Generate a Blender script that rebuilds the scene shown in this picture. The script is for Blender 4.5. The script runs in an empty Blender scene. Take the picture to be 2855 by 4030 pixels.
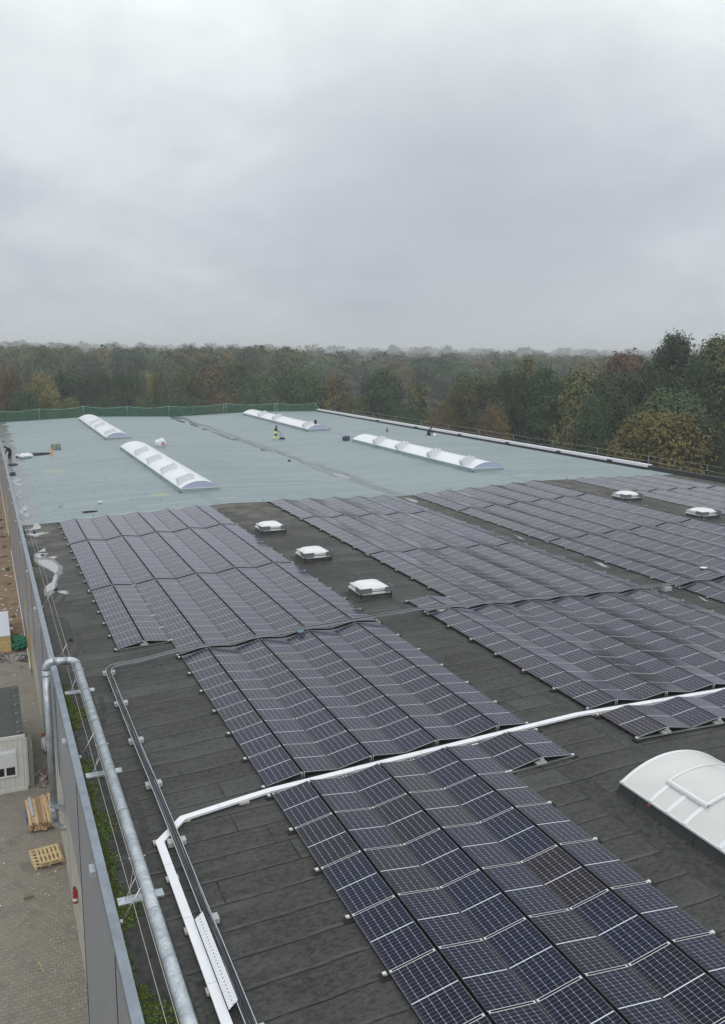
import bpy, bmesh, math, random
import numpy as np
from mathutils import Vector, Matrix
R_ = math.radians
sc = bpy.context.scene
COL = sc.collection
random.seed(7)
rng = np.random.default_rng(11)

# ------------------------------------------------------------------ camera
FPX, PITCH, YAW, ROLL = 3409.6132, 10.6193, 23.6811, 0.5191
CAMP = Vector((-6.1708, -19.68, 11.3203))
def basis():
    p, y, r = R_(PITCH), R_(YAW), R_(ROLL)
    F = Vector((math.sin(y)*math.cos(p), math.cos(y)*math.cos(p), -math.sin(p)))
    R0 = Vector((math.cos(y), -math.sin(y), 0)); U0 = R0.cross(F)
    R1 = R0*math.cos(r)+U0*math.sin(r); U1 = -R0*math.sin(r)+U0*math.cos(r)
    return F, R1, U1
CF, CR, CU = basis()
cd = bpy.data.cameras.new('camera'); cam = bpy.data.objects.new('camera', cd); COL.objects.link(cam)
cam.matrix_world = Matrix(((CR.x, CU.x, -CF.x, CAMP.x), (CR.y, CU.y, -CF.y, CAMP.y), (CR.z, CU.z, -CF.z, CAMP.z), (0, 0, 0, 1)))
cd.sensor_fit = 'HORIZONTAL'; cd.sensor_width = 36; cd.lens = 36*FPX/2855
cd.clip_start = 0.1; cd.clip_end = 20000
sc.camera = cam
def pix_dir(sx, sy):          # direction through a photo pixel, used only to look up bearings of trees
    return CF + CR*((sx-1427.5)/FPX) - CU*((sy-2015)/FPX)

# ------------------------------------------------------------------ world, sun, exposure
SUN_EL, SUN_AZ = R_(52), R_(200)
w = bpy.data.worlds.new('World'); sc.world = w; w.use_nodes = True
nt = w.node_tree; nt.nodes.clear()
def N(nt, t, **k):
    n = nt.nodes.new(t)
    for a, b in k.items():
        if a in ('loc',): continue
        setattr(n, a, b)
    return n
def mth(nt, op, a, b=None, c=None, clamp=False):
    n = nt.nodes.new('ShaderNodeMath'); n.operation = op; n.use_clamp = clamp
    for i, v in enumerate((a, b, c)):
        if v is None: continue
        if isinstance(v, (int, float)): n.inputs[i].default_value = v
        else: nt.links.new(v, n.inputs[i])
    return n.outputs[0]
def mixc(nt, f, a, b, mode='MIX'):
    n = nt.nodes.new('ShaderNodeMix'); n.data_type = 'RGBA'; n.blend_type = mode; n.clamp_factor = True
    for s, v in ((n.inputs[0], f), (n.inputs[6], a), (n.inputs[7], b)):
        if isinstance(v, (int, float)): s.default_value = v
        elif isinstance(v, tuple): s.default_value = (*v, 1) if len(v) == 3 else v
        else: nt.links.new(v, s)
    return n.outputs[2]
def ramp(nt, f, stops):
    n = nt.nodes.new('ShaderNodeValToRGB'); e = n.color_ramp.elements
    while len(e) > 1: e.remove(e[-1])
    e[0].position, c0 = stops[0][0], stops[0][1]
    e[0].color = (*c0, 1) if isinstance(c0, tuple) else (c0, c0, c0, 1)
    for p, c in stops[1:]:
        x = e.new(p); x.color = (*c, 1) if isinstance(c, tuple) else (c, c, c, 1)
    nt.links.new(f, n.inputs[0]); return n.outputs[0]
def noise(nt, vec, scale, detail=3, rough=.5, dist=0):
    n = nt.nodes.new('ShaderNodeTexNoise'); n.inputs['Scale'].default_value = scale
    n.inputs['Detail'].default_value = detail; n.inputs['Roughness'].default_value = rough; n.inputs['Distortion'].default_value = dist
    if vec is not None: nt.links.new(vec, n.inputs['Vector'])
    return n.outputs[0]
def mapping(nt, vec, scale=(1, 1, 1), loc=(0, 0, 0), rot=(0, 0, 0)):
    n = nt.nodes.new('ShaderNodeMapping'); n.inputs['Scale'].default_value = scale; n.inputs['Location'].default_value = loc; n.inputs['Rotation'].default_value = rot
    nt.links.new(vec, n.inputs['Vector']); return n.outputs[0]
tc = N(nt, 'ShaderNodeTexCoord')
sky = N(nt, 'ShaderNodeTexSky', sky_type='NISHITA'); sky.sun_disc = False; sky.sun_elevation = SUN_EL; sky.sun_rotation = SUN_AZ
sep = N(nt, 'ShaderNodeSeparateXYZ'); nt.links.new(tc.outputs['Generated'], sep.inputs[0])
# cloud deck: noise on the direction projected to a plane overhead, so clouds flatten towards the horizon
den = mth(nt, 'ADD', mth(nt, 'ABSOLUTE', sep.outputs[2]), 0.42)
cx = mth(nt, 'DIVIDE', sep.outputs[0], den); cy = mth(nt, 'DIVIDE', sep.outputs[1], den)
cmb = N(nt, 'ShaderNodeCombineXYZ'); nt.links.new(cx, cmb.inputs[0]); nt.links.new(cy, cmb.inputs[1])
n1 = noise(nt, mapping(nt, cmb.outputs[0], (1, 1, 1), (3.1, 7.7, 0)), 2.2, 6, .55, .35)
n2 = noise(nt, mapping(nt, cmb.outputs[0], (1, 1, 1), (9.1, 2.7, 0)), .9, 2, .5, 0)
nn = mth(nt, 'ADD', mth(nt, 'MULTIPLY', n1, .5), mth(nt, 'MULTIPLY', n2, .5))
n3 = noise(nt, mapping(nt, cmb.outputs[0], (1, 1, 1), (1.1, 4.7, 2)), 6.5, 5, .6, .3)
nn = mth(nt, 'ADD', mth(nt, 'MULTIPLY', nn, .82), mth(nt, 'MULTIPLY', n3, .18))
var = ramp(nt, nn, [(.36, (.76, .78, .815)), (.47, (.93, .94, .96)), (.53, (1.03, 1.03, 1.02)), (.62, (1.2, 1.19, 1.16))])
base = ramp(nt, sep.outputs[2], [(0, (.57, .61, .66)), (.05, (.535, .57, .625)), (.14, (.55, .585, .645)), (.22, (.69, .73, .775)), (.34, (.88, .93, .94)), (.6, (1.0, 1.05, 1.07)), (1, (1.25, 1.29, 1.32))])
cloud = mixc(nt, 1.0, base, var, 'MULTIPLY')
def lobe(az, el, k, f):      # a broad thick or thin place in the cloud deck
    d = N(nt, 'ShaderNodeVectorMath', operation='DOT_PRODUCT'); nt.links.new(tc.outputs['Generated'], d.inputs[0]); a, e = R_(az), R_(el)
    d.inputs[1].default_value = (math.sin(a)*math.cos(e), math.cos(a)*math.cos(e), math.sin(e)); return mth(nt, 'MULTIPLY', mth(nt, 'POWER', mth(nt, 'MAXIMUM', d.outputs['Value'], 0.0), k), f)
cloud = mixc(nt, mth(nt, 'MULTIPLY', lobe(30, 8.5, 60, .85), ramp(nt, n1, [(.3, .55), (.6, 1.)])), cloud, (.48, .51, .565))
cloud = mixc(nt, mth(nt, 'MULTIPLY', lobe(6, 13, 150, .5), ramp(nt, n1, [(.35, .4), (.55, 1.)])), cloud, (.86, .885, .90))
skyc = mixc(nt, 1.0, sky.outputs[0], (.1, .1, .1), 'MULTIPLY')
final = mixc(nt, .06, cloud, skyc)
bg = N(nt, 'ShaderNodeBackground'); bg.inputs[1].default_value = 1.0; nt.links.new(final, bg.inputs[0])
wo = N(nt, 'ShaderNodeOutputWorld'); nt.links.new(bg.outputs[0], wo.inputs[0])
sl = bpy.data.lights.new('sun', 'SUN'); sl.energy = 0.6; sl.angle = R_(25); sl.color = (1, .97, .93)
so = bpy.data.objects.new('sun', sl); COL.objects.link(so)
sdir = Vector((math.sin(SUN_AZ)*math.cos(SUN_EL), math.cos(SUN_AZ)*math.cos(SUN_EL), math.sin(SUN_EL)))
so.rotation_euler = sdir.to_track_quat('Z', 'Y').to_euler(); so.location = (0, 0, 60)
sc.view_settings.view_transform = 'Standard'; sc.view_settings.look = 'None'; sc.view_settings.exposure = 0.0; sc.view_settings.gamma = 1
try: sc.view_settings.use_curve_mapping = False
except Exception: pass
sc.cycles.max_bounces = 6; sc.cycles.diffuse_bounces = 3; sc.cycles.glossy_bounces = 3; sc.cycles.transparent_max_bounces = 12; sc.cycles.volume_bounces = 2

# ------------------------------------------------------------------ mesh builder
class MB:
    def __init__(s): s.v = []; s.f = []; s.m = []; s.uv = []
    def quad(s, pts, mi=0, uv=None):
        n = len(s.v); s.v += [tuple(p) for p in pts]; s.f.append(tuple(range(n, n+len(pts)))); s.m.append(mi)
        s.uv.append(uv if uv else [(0, 0)]*len(pts))
    def box(s, x0, x1, y0, y1, z0, z1, mi=0, M=None):
        c = [(x0, y0, z0), (x1, y0, z0), (x1, y1, z0), (x0, y1, z0), (x0, y0, z1), (x1, y0, z1), (x1, y1, z1), (x0, y1, z1)]
        if M is not None: c = [tuple(M @ Vector(p)) for p in c]
        n = len(s.v); s.v += c
        for f in ((0, 3, 2, 1), (4, 5, 6, 7), (0, 1, 5, 4), (1, 2, 6, 5), (2, 3, 7, 6), (3, 0, 4, 7)):
            s.f.append(tuple(n+i for i in f)); s.m.append(mi); s.uv.append([(0, 0)]*4)
        return s
    def tube(s, pts, r, seg=10, mi=0, cap=True, flat=1.0):
        pts = [Vector(p) for p in pts]; rr = r if isinstance(r, (list, tuple)) else [r]*len(pts)
        rings = []; up = None
        for i, p in enumerate(pts):
            a = pts[max(i-1, 0)]; b = pts[min(i+1, len(pts)-1)]; d = (b-a).normalized()
            if up is None:
                up = Vector((0, 0, 1)) if abs(d.z) < .9 else Vector((1, 0, 0))
            x = d.cross(up)
            if x.length < 1e-4: x = d.cross(Vector((0, 1, 0)))
            x.normalize(); yv = x.cross(d).normalized(); up = yv
            n = len(s.v)
            for k in range(seg):
                t = 2*math.pi*k/seg; s.v.append(tuple(p+x*math.cos(t)*rr[i]+yv*math.sin(t)*rr[i]*flat))
            rings.append(n)
        for a, b in zip(rings, rings[1:]):
            for k in range(seg):
                k2 = (k+1) % seg; s.f.append((a+k, b+k, b+k2, a+k2)); s.m.append(mi); s.uv.append([(0, 0)]*4)
        if cap:
            s.f.append(tuple(rings[0]+k for k in range(seg))); s.m.append(mi); s.uv.append([(0, 0)]*seg)
            s.f.append(tuple(rings[-1]+k for k in reversed(range(seg)))); s.m.append(mi); s.uv.append([(0, 0)]*seg)
        return s
    def mesh(s, name, mats, smooth=False, uv=False):
        me = bpy.data.meshes.new(name); me.from_pydata(s.v, [], s.f)
        for m in (mats if isinstance(mats, (list, tuple)) else [mats]): me.materials.append(m)
        if len(me.materials) > 1: me.polygons.foreach_set('material_index', s.m)
        if uv:
            l = me.uv_layers.new(name='UVMap'); l.data.foreach_set('uv', [c for f in s.uv for q in f for c in q])
        if smooth: me.polygons.foreach_set('use_smooth', [True]*len(me.polygons))
        me.update(); return me
    def build(s, name, mats, parent=None, smooth=False, uv=False, loc=None):
        return link(name, s.mesh(name, mats, smooth, uv), parent, loc)
def link(name, data, parent=None, loc=None):
    o = bpy.data.objects.new(name, data); COL.objects.link(o)
    if parent is not None: o.parent = parent
    if loc is not None: o.location = loc
    return o
def tag(o, label=None, cat=None, group=None, kind=None):
    if label: o['label'] = label
    if cat: o['category'] = cat
    if group: o['group'] = group
    if kind: o['kind'] = kind
    return o
def thing(name, label, cat, loc=(0, 0, 0), rz=0, group=None):
    o = link(name, None, None, loc); o.rotation_euler = (0, 0, rz); o.empty_display_size = .2
    return tag(o, label, cat, group)
def kids(o): return [c for c in COL.objects if c.parent == o]
def dup(root, loc, rz=0, label=None, group=None, ks=None):
    r = root.copy(); COL.objects.link(r); r.location = loc; r.rotation_euler = (0, 0, rz)
    if label: r['label'] = label
    if group: r['group'] = group
    for ch in (ks if ks is not None else kids(root)):
        c = ch.copy(); COL.objects.link(c); c.parent = r
    return r
ORD = ['nearest', 'second', 'third', 'fourth', 'fifth', 'sixth', 'seventh', 'eighth', 'ninth', 'tenth', 'eleventh', 'twelfth', 'thirteenth', 'fourteenth', 'fifteenth', 'sixteenth', 'seventeenth', 'eighteenth', 'nineteenth', 'twentieth', 'twenty-first', 'twenty-second', 'twenty-third', 'twenty-fourth']
ORL = ['first'] + ORD[1:]

# ------------------------------------------------------------------ materials
def mat(name, col=(.5, .5, .5), rough=.6, metal=0, spec=.5, bump=None, var=0, vscale=3, dirt=None):
    m = bpy.data.materials.new(name); m.use_nodes = True; t = m.node_tree; b = t.nodes['Principled BSDF']
    b.inputs['Base Color'].default_value = (*col, 1); b.inputs['Roughness'].default_value = rough; b.inputs['Metallic'].default_value = metal
    b.inputs['Specular IOR Level'].default_value = spec
    if var or dirt or bump:
        g = N(t, 'ShaderNodeNewGeometry')
        if var:
            f = noise(t, g.outputs['Position'], vscale, 4, .6)
            lo = tuple(max(0, c*(1-var)) for c in col); hi = tuple(min(1, c*(1+var)) for c in col)
            c = ramp(t, f, [(.32, lo), (.68, hi)])
            if dirt:
                f2 = noise(t, g.outputs['Position'], dirt[1], 5, .65)
                c = mixc(t, ramp(t, f2, [(dirt[2], 0.), (dirt[2]+.12, dirt[3] if len(dirt) > 3 else .8)]), c, dirt[0])
            t.links.new(c, b.inputs['Base Color'])
        if bump:
            bn = N(t, 'ShaderNodeBump'); bn.inputs['Strength'].default_value = bump[0]; bn.inputs['Distance'].default_value = bump[2] if len(bump) > 2 else .01
            t.links.new(noise(t, g.outputs['Position'], bump[1], 3, .6), bn.inputs['Height']); t.links.new(bn.outputs[0], b.inputs['Normal'])
    return m
M = {}
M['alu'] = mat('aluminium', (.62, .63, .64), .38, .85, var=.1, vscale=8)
M['frame_bright'] = mat('frame_bright', (.60, .61, .62), .45, .3)
M['frame_dark'] = mat('frame_dark', (.06, .06, .07), .45, .6)
M['black'] = mat('black_rubber', (.018, .018, .02), .8, 0, .3, var=.4, vscale=20)
M['void'] = mat('panel_back', (.01, .01, .012), .9, 0, .1)
M['clamp'] = mat('clamp_metal', (.66, .66, .63), .35, .6)
M['concrete'] = mat('concrete_block', (.42, .43, .41), .9, 0, .3, (.4, 60, .004), .18, 9)
M['concrete_pink'] = mat('concrete_pinkish', (.46, .41, .36), .9, 0, .3, (.4, 60, .004), .2, 9)
M['white'] = mat('white_coating', (.78, .79, .81), .45, 0, .4, None, .04, 1.5, ((.5, .5, .5), 9, .66, .5))
M['dark_glass'] = mat('dark_glass', (.01, .01, .015), .08, 0, .6)
M['cable'] = mat('cable_black', (.03, .03, .035), .42, 0, .5)
M['galv'] = None; M['rail_shaded'] = mat('rail_shaded', (.05, .05, .052), .6, .3)  # aluminium rail with the shade under the modules put into its colour

def make_galv():
    m = bpy.data.materials.new('galvanised_steel'); m.use_nodes = True; t = m.node_tree; b = t.nodes['Principled BSDF']
    g = N(t, 'ShaderNodeNewGeometry')
    f1 = noise(t, g.outputs['Position'], 3.2, 5, .65, .3); f2 = noise(t, g.outputs['Position'], 14, 4, .6)
    c = ramp(t, mth(t, 'ADD', mth(t, 'MULTIPLY', f1, .65), mth(t, 'MULTIPLY', f2, .35)), [(.36, (.30, .34, .37)), (.5, (.44, .48, .51)), (.62, (.60, .63, .66))])
    t.links.new(c, b.inputs['Base Color']); b.inputs['Metallic'].default_value = .55; b.inputs['Roughness'].default_value = .42
    return m
M['galv'] = make_galv()

def make_cells():
    m = bpy.data.materials.new('solar_cells'); m.use_nodes = True; t = m.node_tree; b = t.nodes['Principled BSDF']
    uv = N(t, 'ShaderNodeUVMap'); s = N(t, 'ShaderNodeSeparateXYZ'); t.links.new(uv.outputs[0], s.inputs[0])
    U, V = s.outputs[0], s.outputs[1]        # U 0..6 cells across, V 0..20 half cells along
    def line(x, hw):                          # 1 on the grid line
        fr = mth(t, 'FRACT', x); d = mth(t, 'ABSOLUTE', mth(t, 'SUBTRACT', fr, .5)); return mth(t, 'GREATER_THAN', d, .5-hw), mth(t, 'SUBTRACT', .5, d)
    lu, du = line(U, .0125); lv, dv = line(V, .022)
    mid = mth(t, 'LESS_THAN', mth(t, 'ABSOLUTE', mth(t, 'SUBTRACT', V, 10)), .13)
    # chamfered corners of the wafers: diamonds on every second row line
    V2 = mth(t, 'MULTIPLY', V, .5); fr2 = mth(t, 'FRACT', mth(t, 'ADD', V2, 0.0)); d2 = mth(t, 'SUBTRACT', .5, mth(t, 'ABSOLUTE', mth(t, 'SUBTRACT', fr2, .5)))
    dia = mth(t, 'LESS_THAN', mth(t, 'ADD', du, d2), .062)
    # border
    bu = mth(t, 'MAXIMUM', mth(t, 'LESS_THAN', U, 0.02), mth(t, 'GREATER_THAN', U, 5.98))
    bv = mth(t, 'MAXIMUM', mth(t, 'LESS_THAN', V, 0.1), mth(t, 'GREATER_THAN', V, 19.9))
    k = mth(t, 'MAXIMUM', mth(t, 'MAXIMUM', mth(t, 'MULTIPLY', lv, .42), mth(t, 'MULTIPLY', lu, .9)), mth(t, 'MAXIMUM', mth(t, 'MAXIMUM', mid, dia), mth(t, 'MAXIMUM', mth(t, 'MULTIPLY', bv, .3), mth(t, 'MULTIPLY', bu, .25))), clamp=True)
    # thin busbar wires along the rows
    fb = mth(t, 'FRACT', mth(t, 'MULTIPLY', U, 9)); bus = mth(t, 'MULTIPLY', mth(t, 'GREATER_THAN', mth(t, 'ABSOLUTE', mth(t, 'SUBTRACT', fb, .5)), .46), .045)
    k = mth(t, 'MAXIMUM', k, bus)
    oi = N(t, 'ShaderNodeObjectInfo'); g = N(t, 'ShaderNodeNewGeometry')
    wn = N(t, 'ShaderNodeTexWhiteNoise', noise_dimensions='3D')
    at = N(t, 'ShaderNodeAttribute', attribute_name='tint')
    tint = mth(t, 'FRACT', mth(t, 'ADD', oi.outputs['Random'], at.outputs['Fac']))
    cellc = ramp(t, tint, [(0, (.006, .008, .024)), (.5, (.008, .011, .031)), (.86, (.009, .010, .022)), (1, (.016, .012, .017))])
    c = mixc(t, k, cellc, (.62, .65, .70))
    # film of dust, thicker near the low edge where rain leaves it (attribute U=0 or 6)
    dn = noise(t, g.outputs['Position'], 1.3, 4, .6)
    low = mth(t, 'MULTIPLY', mth(t, 'POWER', mth(t, 'MAXIMUM', mth(t, 'SUBTRACT', 1.0, mth(t, 'MULTIPLY', U, 1.5)), 0.0), 2.0), .12)
    c = mixc(t, mth(t, 'ADD', mth(t, 'MULTIPLY', ramp(t, dn, [(.35, 0.), (.7, 1.)]), .012), mth(t, 'ADD', low, .001)), c, (.30, .27, .23))
    t.links.new(c, b.inputs['Base Color'])
    b.inputs['Specular IOR Level'].default_value = 0; b.inputs['Roughness'].default_value = .8
    # anti-reflective solar glass: very low reflectance face on, rising towards grazing angles
    gl = N(t, 'ShaderNodeBsdfGlossy'); gl.inputs['Color'].default_value = (.96, .95, 1, 1); t.links.new(mth(t, 'ADD', .08, mth(t, 'MULTIPLY', dn, .12)), gl.inputs['Roughness'])
    lw = N(t, 'ShaderNodeLayerWeight'); lw.inputs[0].default_value = .5
    fr_ = mth(t, 'ADD', .006, mth(t, 'MULTIPLY', .95, mth(t, 'POWER', lw.outputs['Facing'], 4.7)), clamp=True)
    mx = N(t, 'ShaderNodeMixShader'); t.links.new(fr_, mx.inputs[0]); t.links.new(b.outputs[0], mx.inputs[1]); t.links.new(gl.outputs[0], mx.inputs[2]); t.links.new(mx.outputs[0], t.nodes['Material Output'].inputs[0])
    return m
M['cells'] = make_cells()

def strips(t, pos, pitch, wob, brk_len, off=0.0):
    """membrane rolls laid across (along x): returns strip random value, seam line 0..1, position"""
    s = N(t, 'ShaderNodeSeparateXYZ'); t.links.new(pos, s.inputs[0]); X, Y = s.outputs[0], s.outputs[1]
    wn = noise(t, mapping(t, pos, (.35, .12, 0)), 1.6, 2, .5)
    Y2 = mth(t, 'ADD', mth(t, 'ADD', Y, off), mth(t, 'MULTIPLY', mth(t, 'SUBTRACT', wn, .5), wob))
    q = mth(t, 'DIVIDE', Y2, pitch); idx = mth(t, 'FLOOR', q); fr = mth(t, 'FRACT', q)
    w1 = N(t, 'ShaderNodeTexWhiteNoise', noise_dimensions='1D'); t.links.new(idx, w1.inputs['W'])
    xo = mth(t, 'ADD', X, mth(t, 'MULTIPLY', w1.outputs[0], brk_len)); qx = mth(t, 'DIVIDE', xo, brk_len); ix = mth(t, 'FLOOR', qx); fx = mth(t, 'FRACT', qx)
    cmbn = N(t, 'ShaderNodeCombineXYZ'); t.links.new(idx, cmbn.inputs[0]); t.links.new(ix, cmbn.inputs[1])
    w2 = N(t, 'ShaderNodeTexWhiteNoise', noise_dimensions='2D'); t.links.new(cmbn.outputs[0], w2.inputs['Vector'])
    return X, Y, fr, fx, w2.outputs[0], w1.outputs[0]

def make_roof_dark():
    m = bpy.data.materials.new('bitumen_membrane'); m.use_nodes = True; t = m.node_tree; b = t.nodes['Principled BSDF']
    g = N(t, 'ShaderNodeNewGeometry'); pos = g.outputs['Position']
    X, Y, fr, fx, rnd, r1 = strips(t, pos, .845, .20, 7.5, .33)
    c = ramp(t, rnd, [(0, (.008, .008, .0075)), (.35, (.015, .0155, .0145)), (.7, (.027, .028, .027)), (1, (.056, .060, .058))])
    # warm/dark streaks along the rolls and speckle of the slate chippings
    st = noise(t, mapping(t, pos, (.5, 3.2, 1)), 1.1, 5, .62, .3)
    c = mixc(t, ramp(t, st, [(.40, 0.), (.66, .75)]), c, (.018, .016, .015))
    st2 = noise(t, mapping(t, pos, (.22, 1.3, 1), (5, 9, 0)), 1.6, 4, .6, .2)
    c = mixc(t, ramp(t, st2, [(.48, 0.), (.70, .6)]), c, (.070, .073, .066))
    md = noise(t, mapping(t, pos, (1, 1.6, 1)), 7, 5, .7)
    c = mixc(t, ramp(t, md, [(.40, 0.), (.62, .62)]), c, (.070, .069, .062))
    c = mixc(t, ramp(t, md, [(.32, .85), (.47, 0.)]), c, (.007, .006, .006))
    gr = noise(t, pos, 38, 2, .6)
    c = mixc(t, ramp(t, gr, [(.38, .0), (.74, .30)]), c, (.11, .11, .10))
    # seams
    seam = mth(t, 'MAXIMUM', mth(t, 'LESS_THAN', fr, .05), mth(t, 'LESS_THAN', fx, .006))
    sn = noise(t, pos, 2.3, 3, .6)
    seam = mth(t, 'MULTIPLY', seam, ramp(t, sn, [(.3, .35), (.6, 1.)]))
    lip = mth(t, 'MULTIPLY', mth(t, 'MULTIPLY', mth(t, 'GREATER_THAN', fr, .05), mth(t, 'LESS_THAN', fr, .15)), mth(t, 'MULTIPLY', ramp(t, noise(t, pos, 1.1, 3, .6), [(.35, .1), (.65, .9)]), .5))
    c = mixc(t, lip, c, (.10, .102, .093))
    c = mixc(t, mth(t, 'MULTIPLY', seam, .95), c, (.005, .005, .005))
    # lichen and pale bloom by the new roof and around the valleys
    li = noise(t, pos, .8, 5, .65)
    yg = ramp(t, mth(t, 'DIVIDE', Y, 50), [(.50, .0), (.62, .25), (.79, .7)])
    c = mixc(t, mth(t, 'MULTIPLY', mth(t, 'MULTIPLY', ramp(t, li, [(.46, 0.), (.58, 1.)]), yg), .95), c, (.19, .165, .12))
    c = mixc(t, mth(t, 'MULTIPLY', yg, .5), c, (.062, .063, .056))
    t.links.new(c, b.inputs['Base Color'])
    wet = noise(t, pos, .45, 4, .6)
    t.links.new(ramp(t, wet, [(.4, .78), (.62, .6)]), b.inputs['Roughness']); b.inputs['Specular IOR Level'].default_value = .35
    h = mth(t, 'ADD', mth(t, 'MULTIPLY', ramp(t, fr, [(0, 0.), (.05, 1.), (.3, .55), (.9, .5), (1., .55)]), 1.0), mth(t, 'MULTIPLY', gr, .35))
    bn = N(t, 'ShaderNodeBump'); bn.inputs['Strength'].default_value = .9; bn.inputs['Distance'].default_value = .02; t.links.new(h, bn.inputs['Height']); t.links.new(bn.outputs[0], b.inputs['Normal'])
    return m
M['roof_dark'] = make_roof_dark()

def make_roof_blue():
    m = bpy.data.materials.new('blue_grey_membrane'); m.use_nodes = True; t = m.node_tree; b = t.nodes['Principled BSDF']
    g = N(t, 'ShaderNodeNewGeometry'); pos = g.outputs['Position']
    X, Y, fr, fx, rnd, r1 = strips(t, pos, 1.0, .1, 7.6, .2)
    c = ramp(t, rnd, [(0, (.215, .272, .285)), (.5, (.238, .296, .310)), (1, (.266, .322, .334))])
    st = noise(t, mapping(t, pos, (.12, .9, 1)), 1.3, 4, .6)
    c = mixc(t, ramp(t, st, [(.42, 0.), (.75, .5)]), c, (.18, .232, .242))
    bl = noise(t, pos, .05, 3, .5)
    c = mixc(t, ramp(t, bl, [(.42, 0.), (.7, .45)]), c, (.285, .342, .352))
    seam = mth(t, 'MAXIMUM', mth(t, 'LESS_THAN', fr, .085), mth(t, 'LESS_THAN', fx, .008))
    sn = noise(t, pos, .8, 3, .6)
    c = mixc(t, mth(t, 'MULTIPLY', seam, ramp(t, sn, [(.3, .4), (.65, .95)])), c, (.085, .115, .12))
    # valley seam with wet grey patches round x=23.3 and wet edge by the left parapet
    wob = mth(t, 'MULTIPLY', mth(t, 'SUBTRACT', noise(t, mapping(t, pos, (.6, .25, 1)), .9, 4, .6), .5), 3.2)
    dv = mth(t, 'ABSOLUTE', mth(t, 'SUBTRACT', mth(t, 'ADD', X, wob), 23.3))
    vp = noise(t, mapping(t, pos, (1, .12, 1), (3, 1, 0)), .9, 3, .6)
    mv = mth(t, 'MULTIPLY', ramp(t, dv, [(.08, 1.), (.9, .0)]), ramp(t, vp, [(.36, .35), (.54, 1.)]))
    c = mixc(t, mv, c, (.085, .105, .106))
    ws = noise(t, mapping(t, pos, (.5, 1.6, 1)), 1.2, 4, .65); wl = noise(t, mapping(t, pos, (0, 1, 1)), .33, 2, .5)
    edge = mth(t, 'ADD', mth(t, 'ADD', X, 4.35), mth(t, 'MULTIPLY', mth(t, 'ADD', mth(t, 'MULTIPLY', mth(t, 'SUBTRACT', ws, .5), 1.3), mth(t, 'MULTIPLY', mth(t, 'SUBTRACT', wl, .5), -3.2)), 1.0))
    me_ = ramp(t, mth(t, 'DIVIDE', edge, 4), [(.30, 1.), (.40, .0)])
    wetc = ramp(t, ws, [(.35, (.11, .122, .124)), (.6, (.18, .20, .205))])
    c = mixc(t, mth(t, 'MULTIPLY', me_, .9), c, wetc)
    # yellow-green sulphur-like dust stains
    for (sx, sy, rx, ry) in ((-.4, 64.5, 1.3, 1.6), (5.9, 46.4, .9, 1.1)):
        dx = mth(t, 'DIVIDE', mth(t, 'SUBTRACT', X, sx), rx); dy = mth(t, 'DIVIDE', mth(t, 'SUBTRACT', Y, sy), ry)
        rr = mth(t, 'ADD', mth(t, 'MULTIPLY', dx, dx), mth(t, 'MULTIPLY', dy, dy))
        c = mixc(t, mth(t, 'MULTIPLY', ramp(t, rr, [(.05, .5), (1., 0.)]), mth(t, 'ADD', ws, .2)), c, (.42, .42, .19))
    t.links.new(c, b.inputs['Base Color'])
    rg = mixc(t, mth(t, 'MAXIMUM', me_, mv), (.62, .62, .62), (.24, .24, .24)); t.links.new(rg, b.inputs['Roughness'])
    b.inputs['Specular IOR Level'].default_value = .4
    return m
M['roof_blue'] = make_roof_blue()
M['patch'] = mat('patch_membrane', (.034, .035, .032), .78, 0, .35, (.5, 40, .006), .5, 5, ((.07, .07, .063), 6, .52, .6))
M['patch_light'] = mat('patch_membrane_light', (.042, .044, .041), .78, 0, .35, (.5, 40, .006), .4, 4, ((.075, .076, .07), 7, .52, .6))
M['patch_blue'] = mat('patch_membrane_blue', (.20, .255, .265), .6, 0, .35, None, .06, 1.5)
M['flash'] = mat('black_flashing', (.02, .02, .022), .7, 0, .35, None, .4, 3)
M['water'] = mat('rain_water', (.24, .25, .26), .03, 0, 1.0, (.03, 4, .004))
M['water'].node_tree.nodes['Principled BSDF'].inputs['IOR'].default_value = 2.1

def make_facade():
    m = bpy.data.materials.new('metal_cladding'); m.use_nodes = True; t = m.node_tree; b = t.nodes['Principled BSDF']
    g = N(t, 'ShaderNodeNewGeometry'); pos = g.outputs['Position']
    n = noise(t, mapping(t, pos, (1, 2.0, .12)), 2.2, 4, .6)
    c = ramp(t, n, [(.3, (.255, .26, .285)), (.7, (.335, .34, .365))])
    s = N(t, 'ShaderNodeSeparateXYZ'); t.links.new(pos, s.inputs[0])
    fy = mth(t, 'FRACT', mth(t, 'DIVIDE', s.outputs[1], .62))
    c = mixc(t, mth(t, 'MULTIPLY', mth(t, 'LESS_THAN', fy, .02), .35), c, (.7, .7, .7))
    t.links.new(c, b.inputs['Base Color']); b.inputs['Roughness'].default_value = .42; b.inputs['Metallic'].default_value = .1
    return m
M['facade'] = make_facade()
M['joint'] = mat('dark_joint', (.03, .028, .045), .6)
M['plinth'] = mat('concrete_plinth', (.47, .44, .375), .9, 0, .3, (.3, 12, .01), .14, 1.6, ((.22, .2, .17), 1.2, .6))
M['foam'] = mat('insulation_foam', (.60, .46, .20), .8, 0, .3, None, .12, 4)

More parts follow.
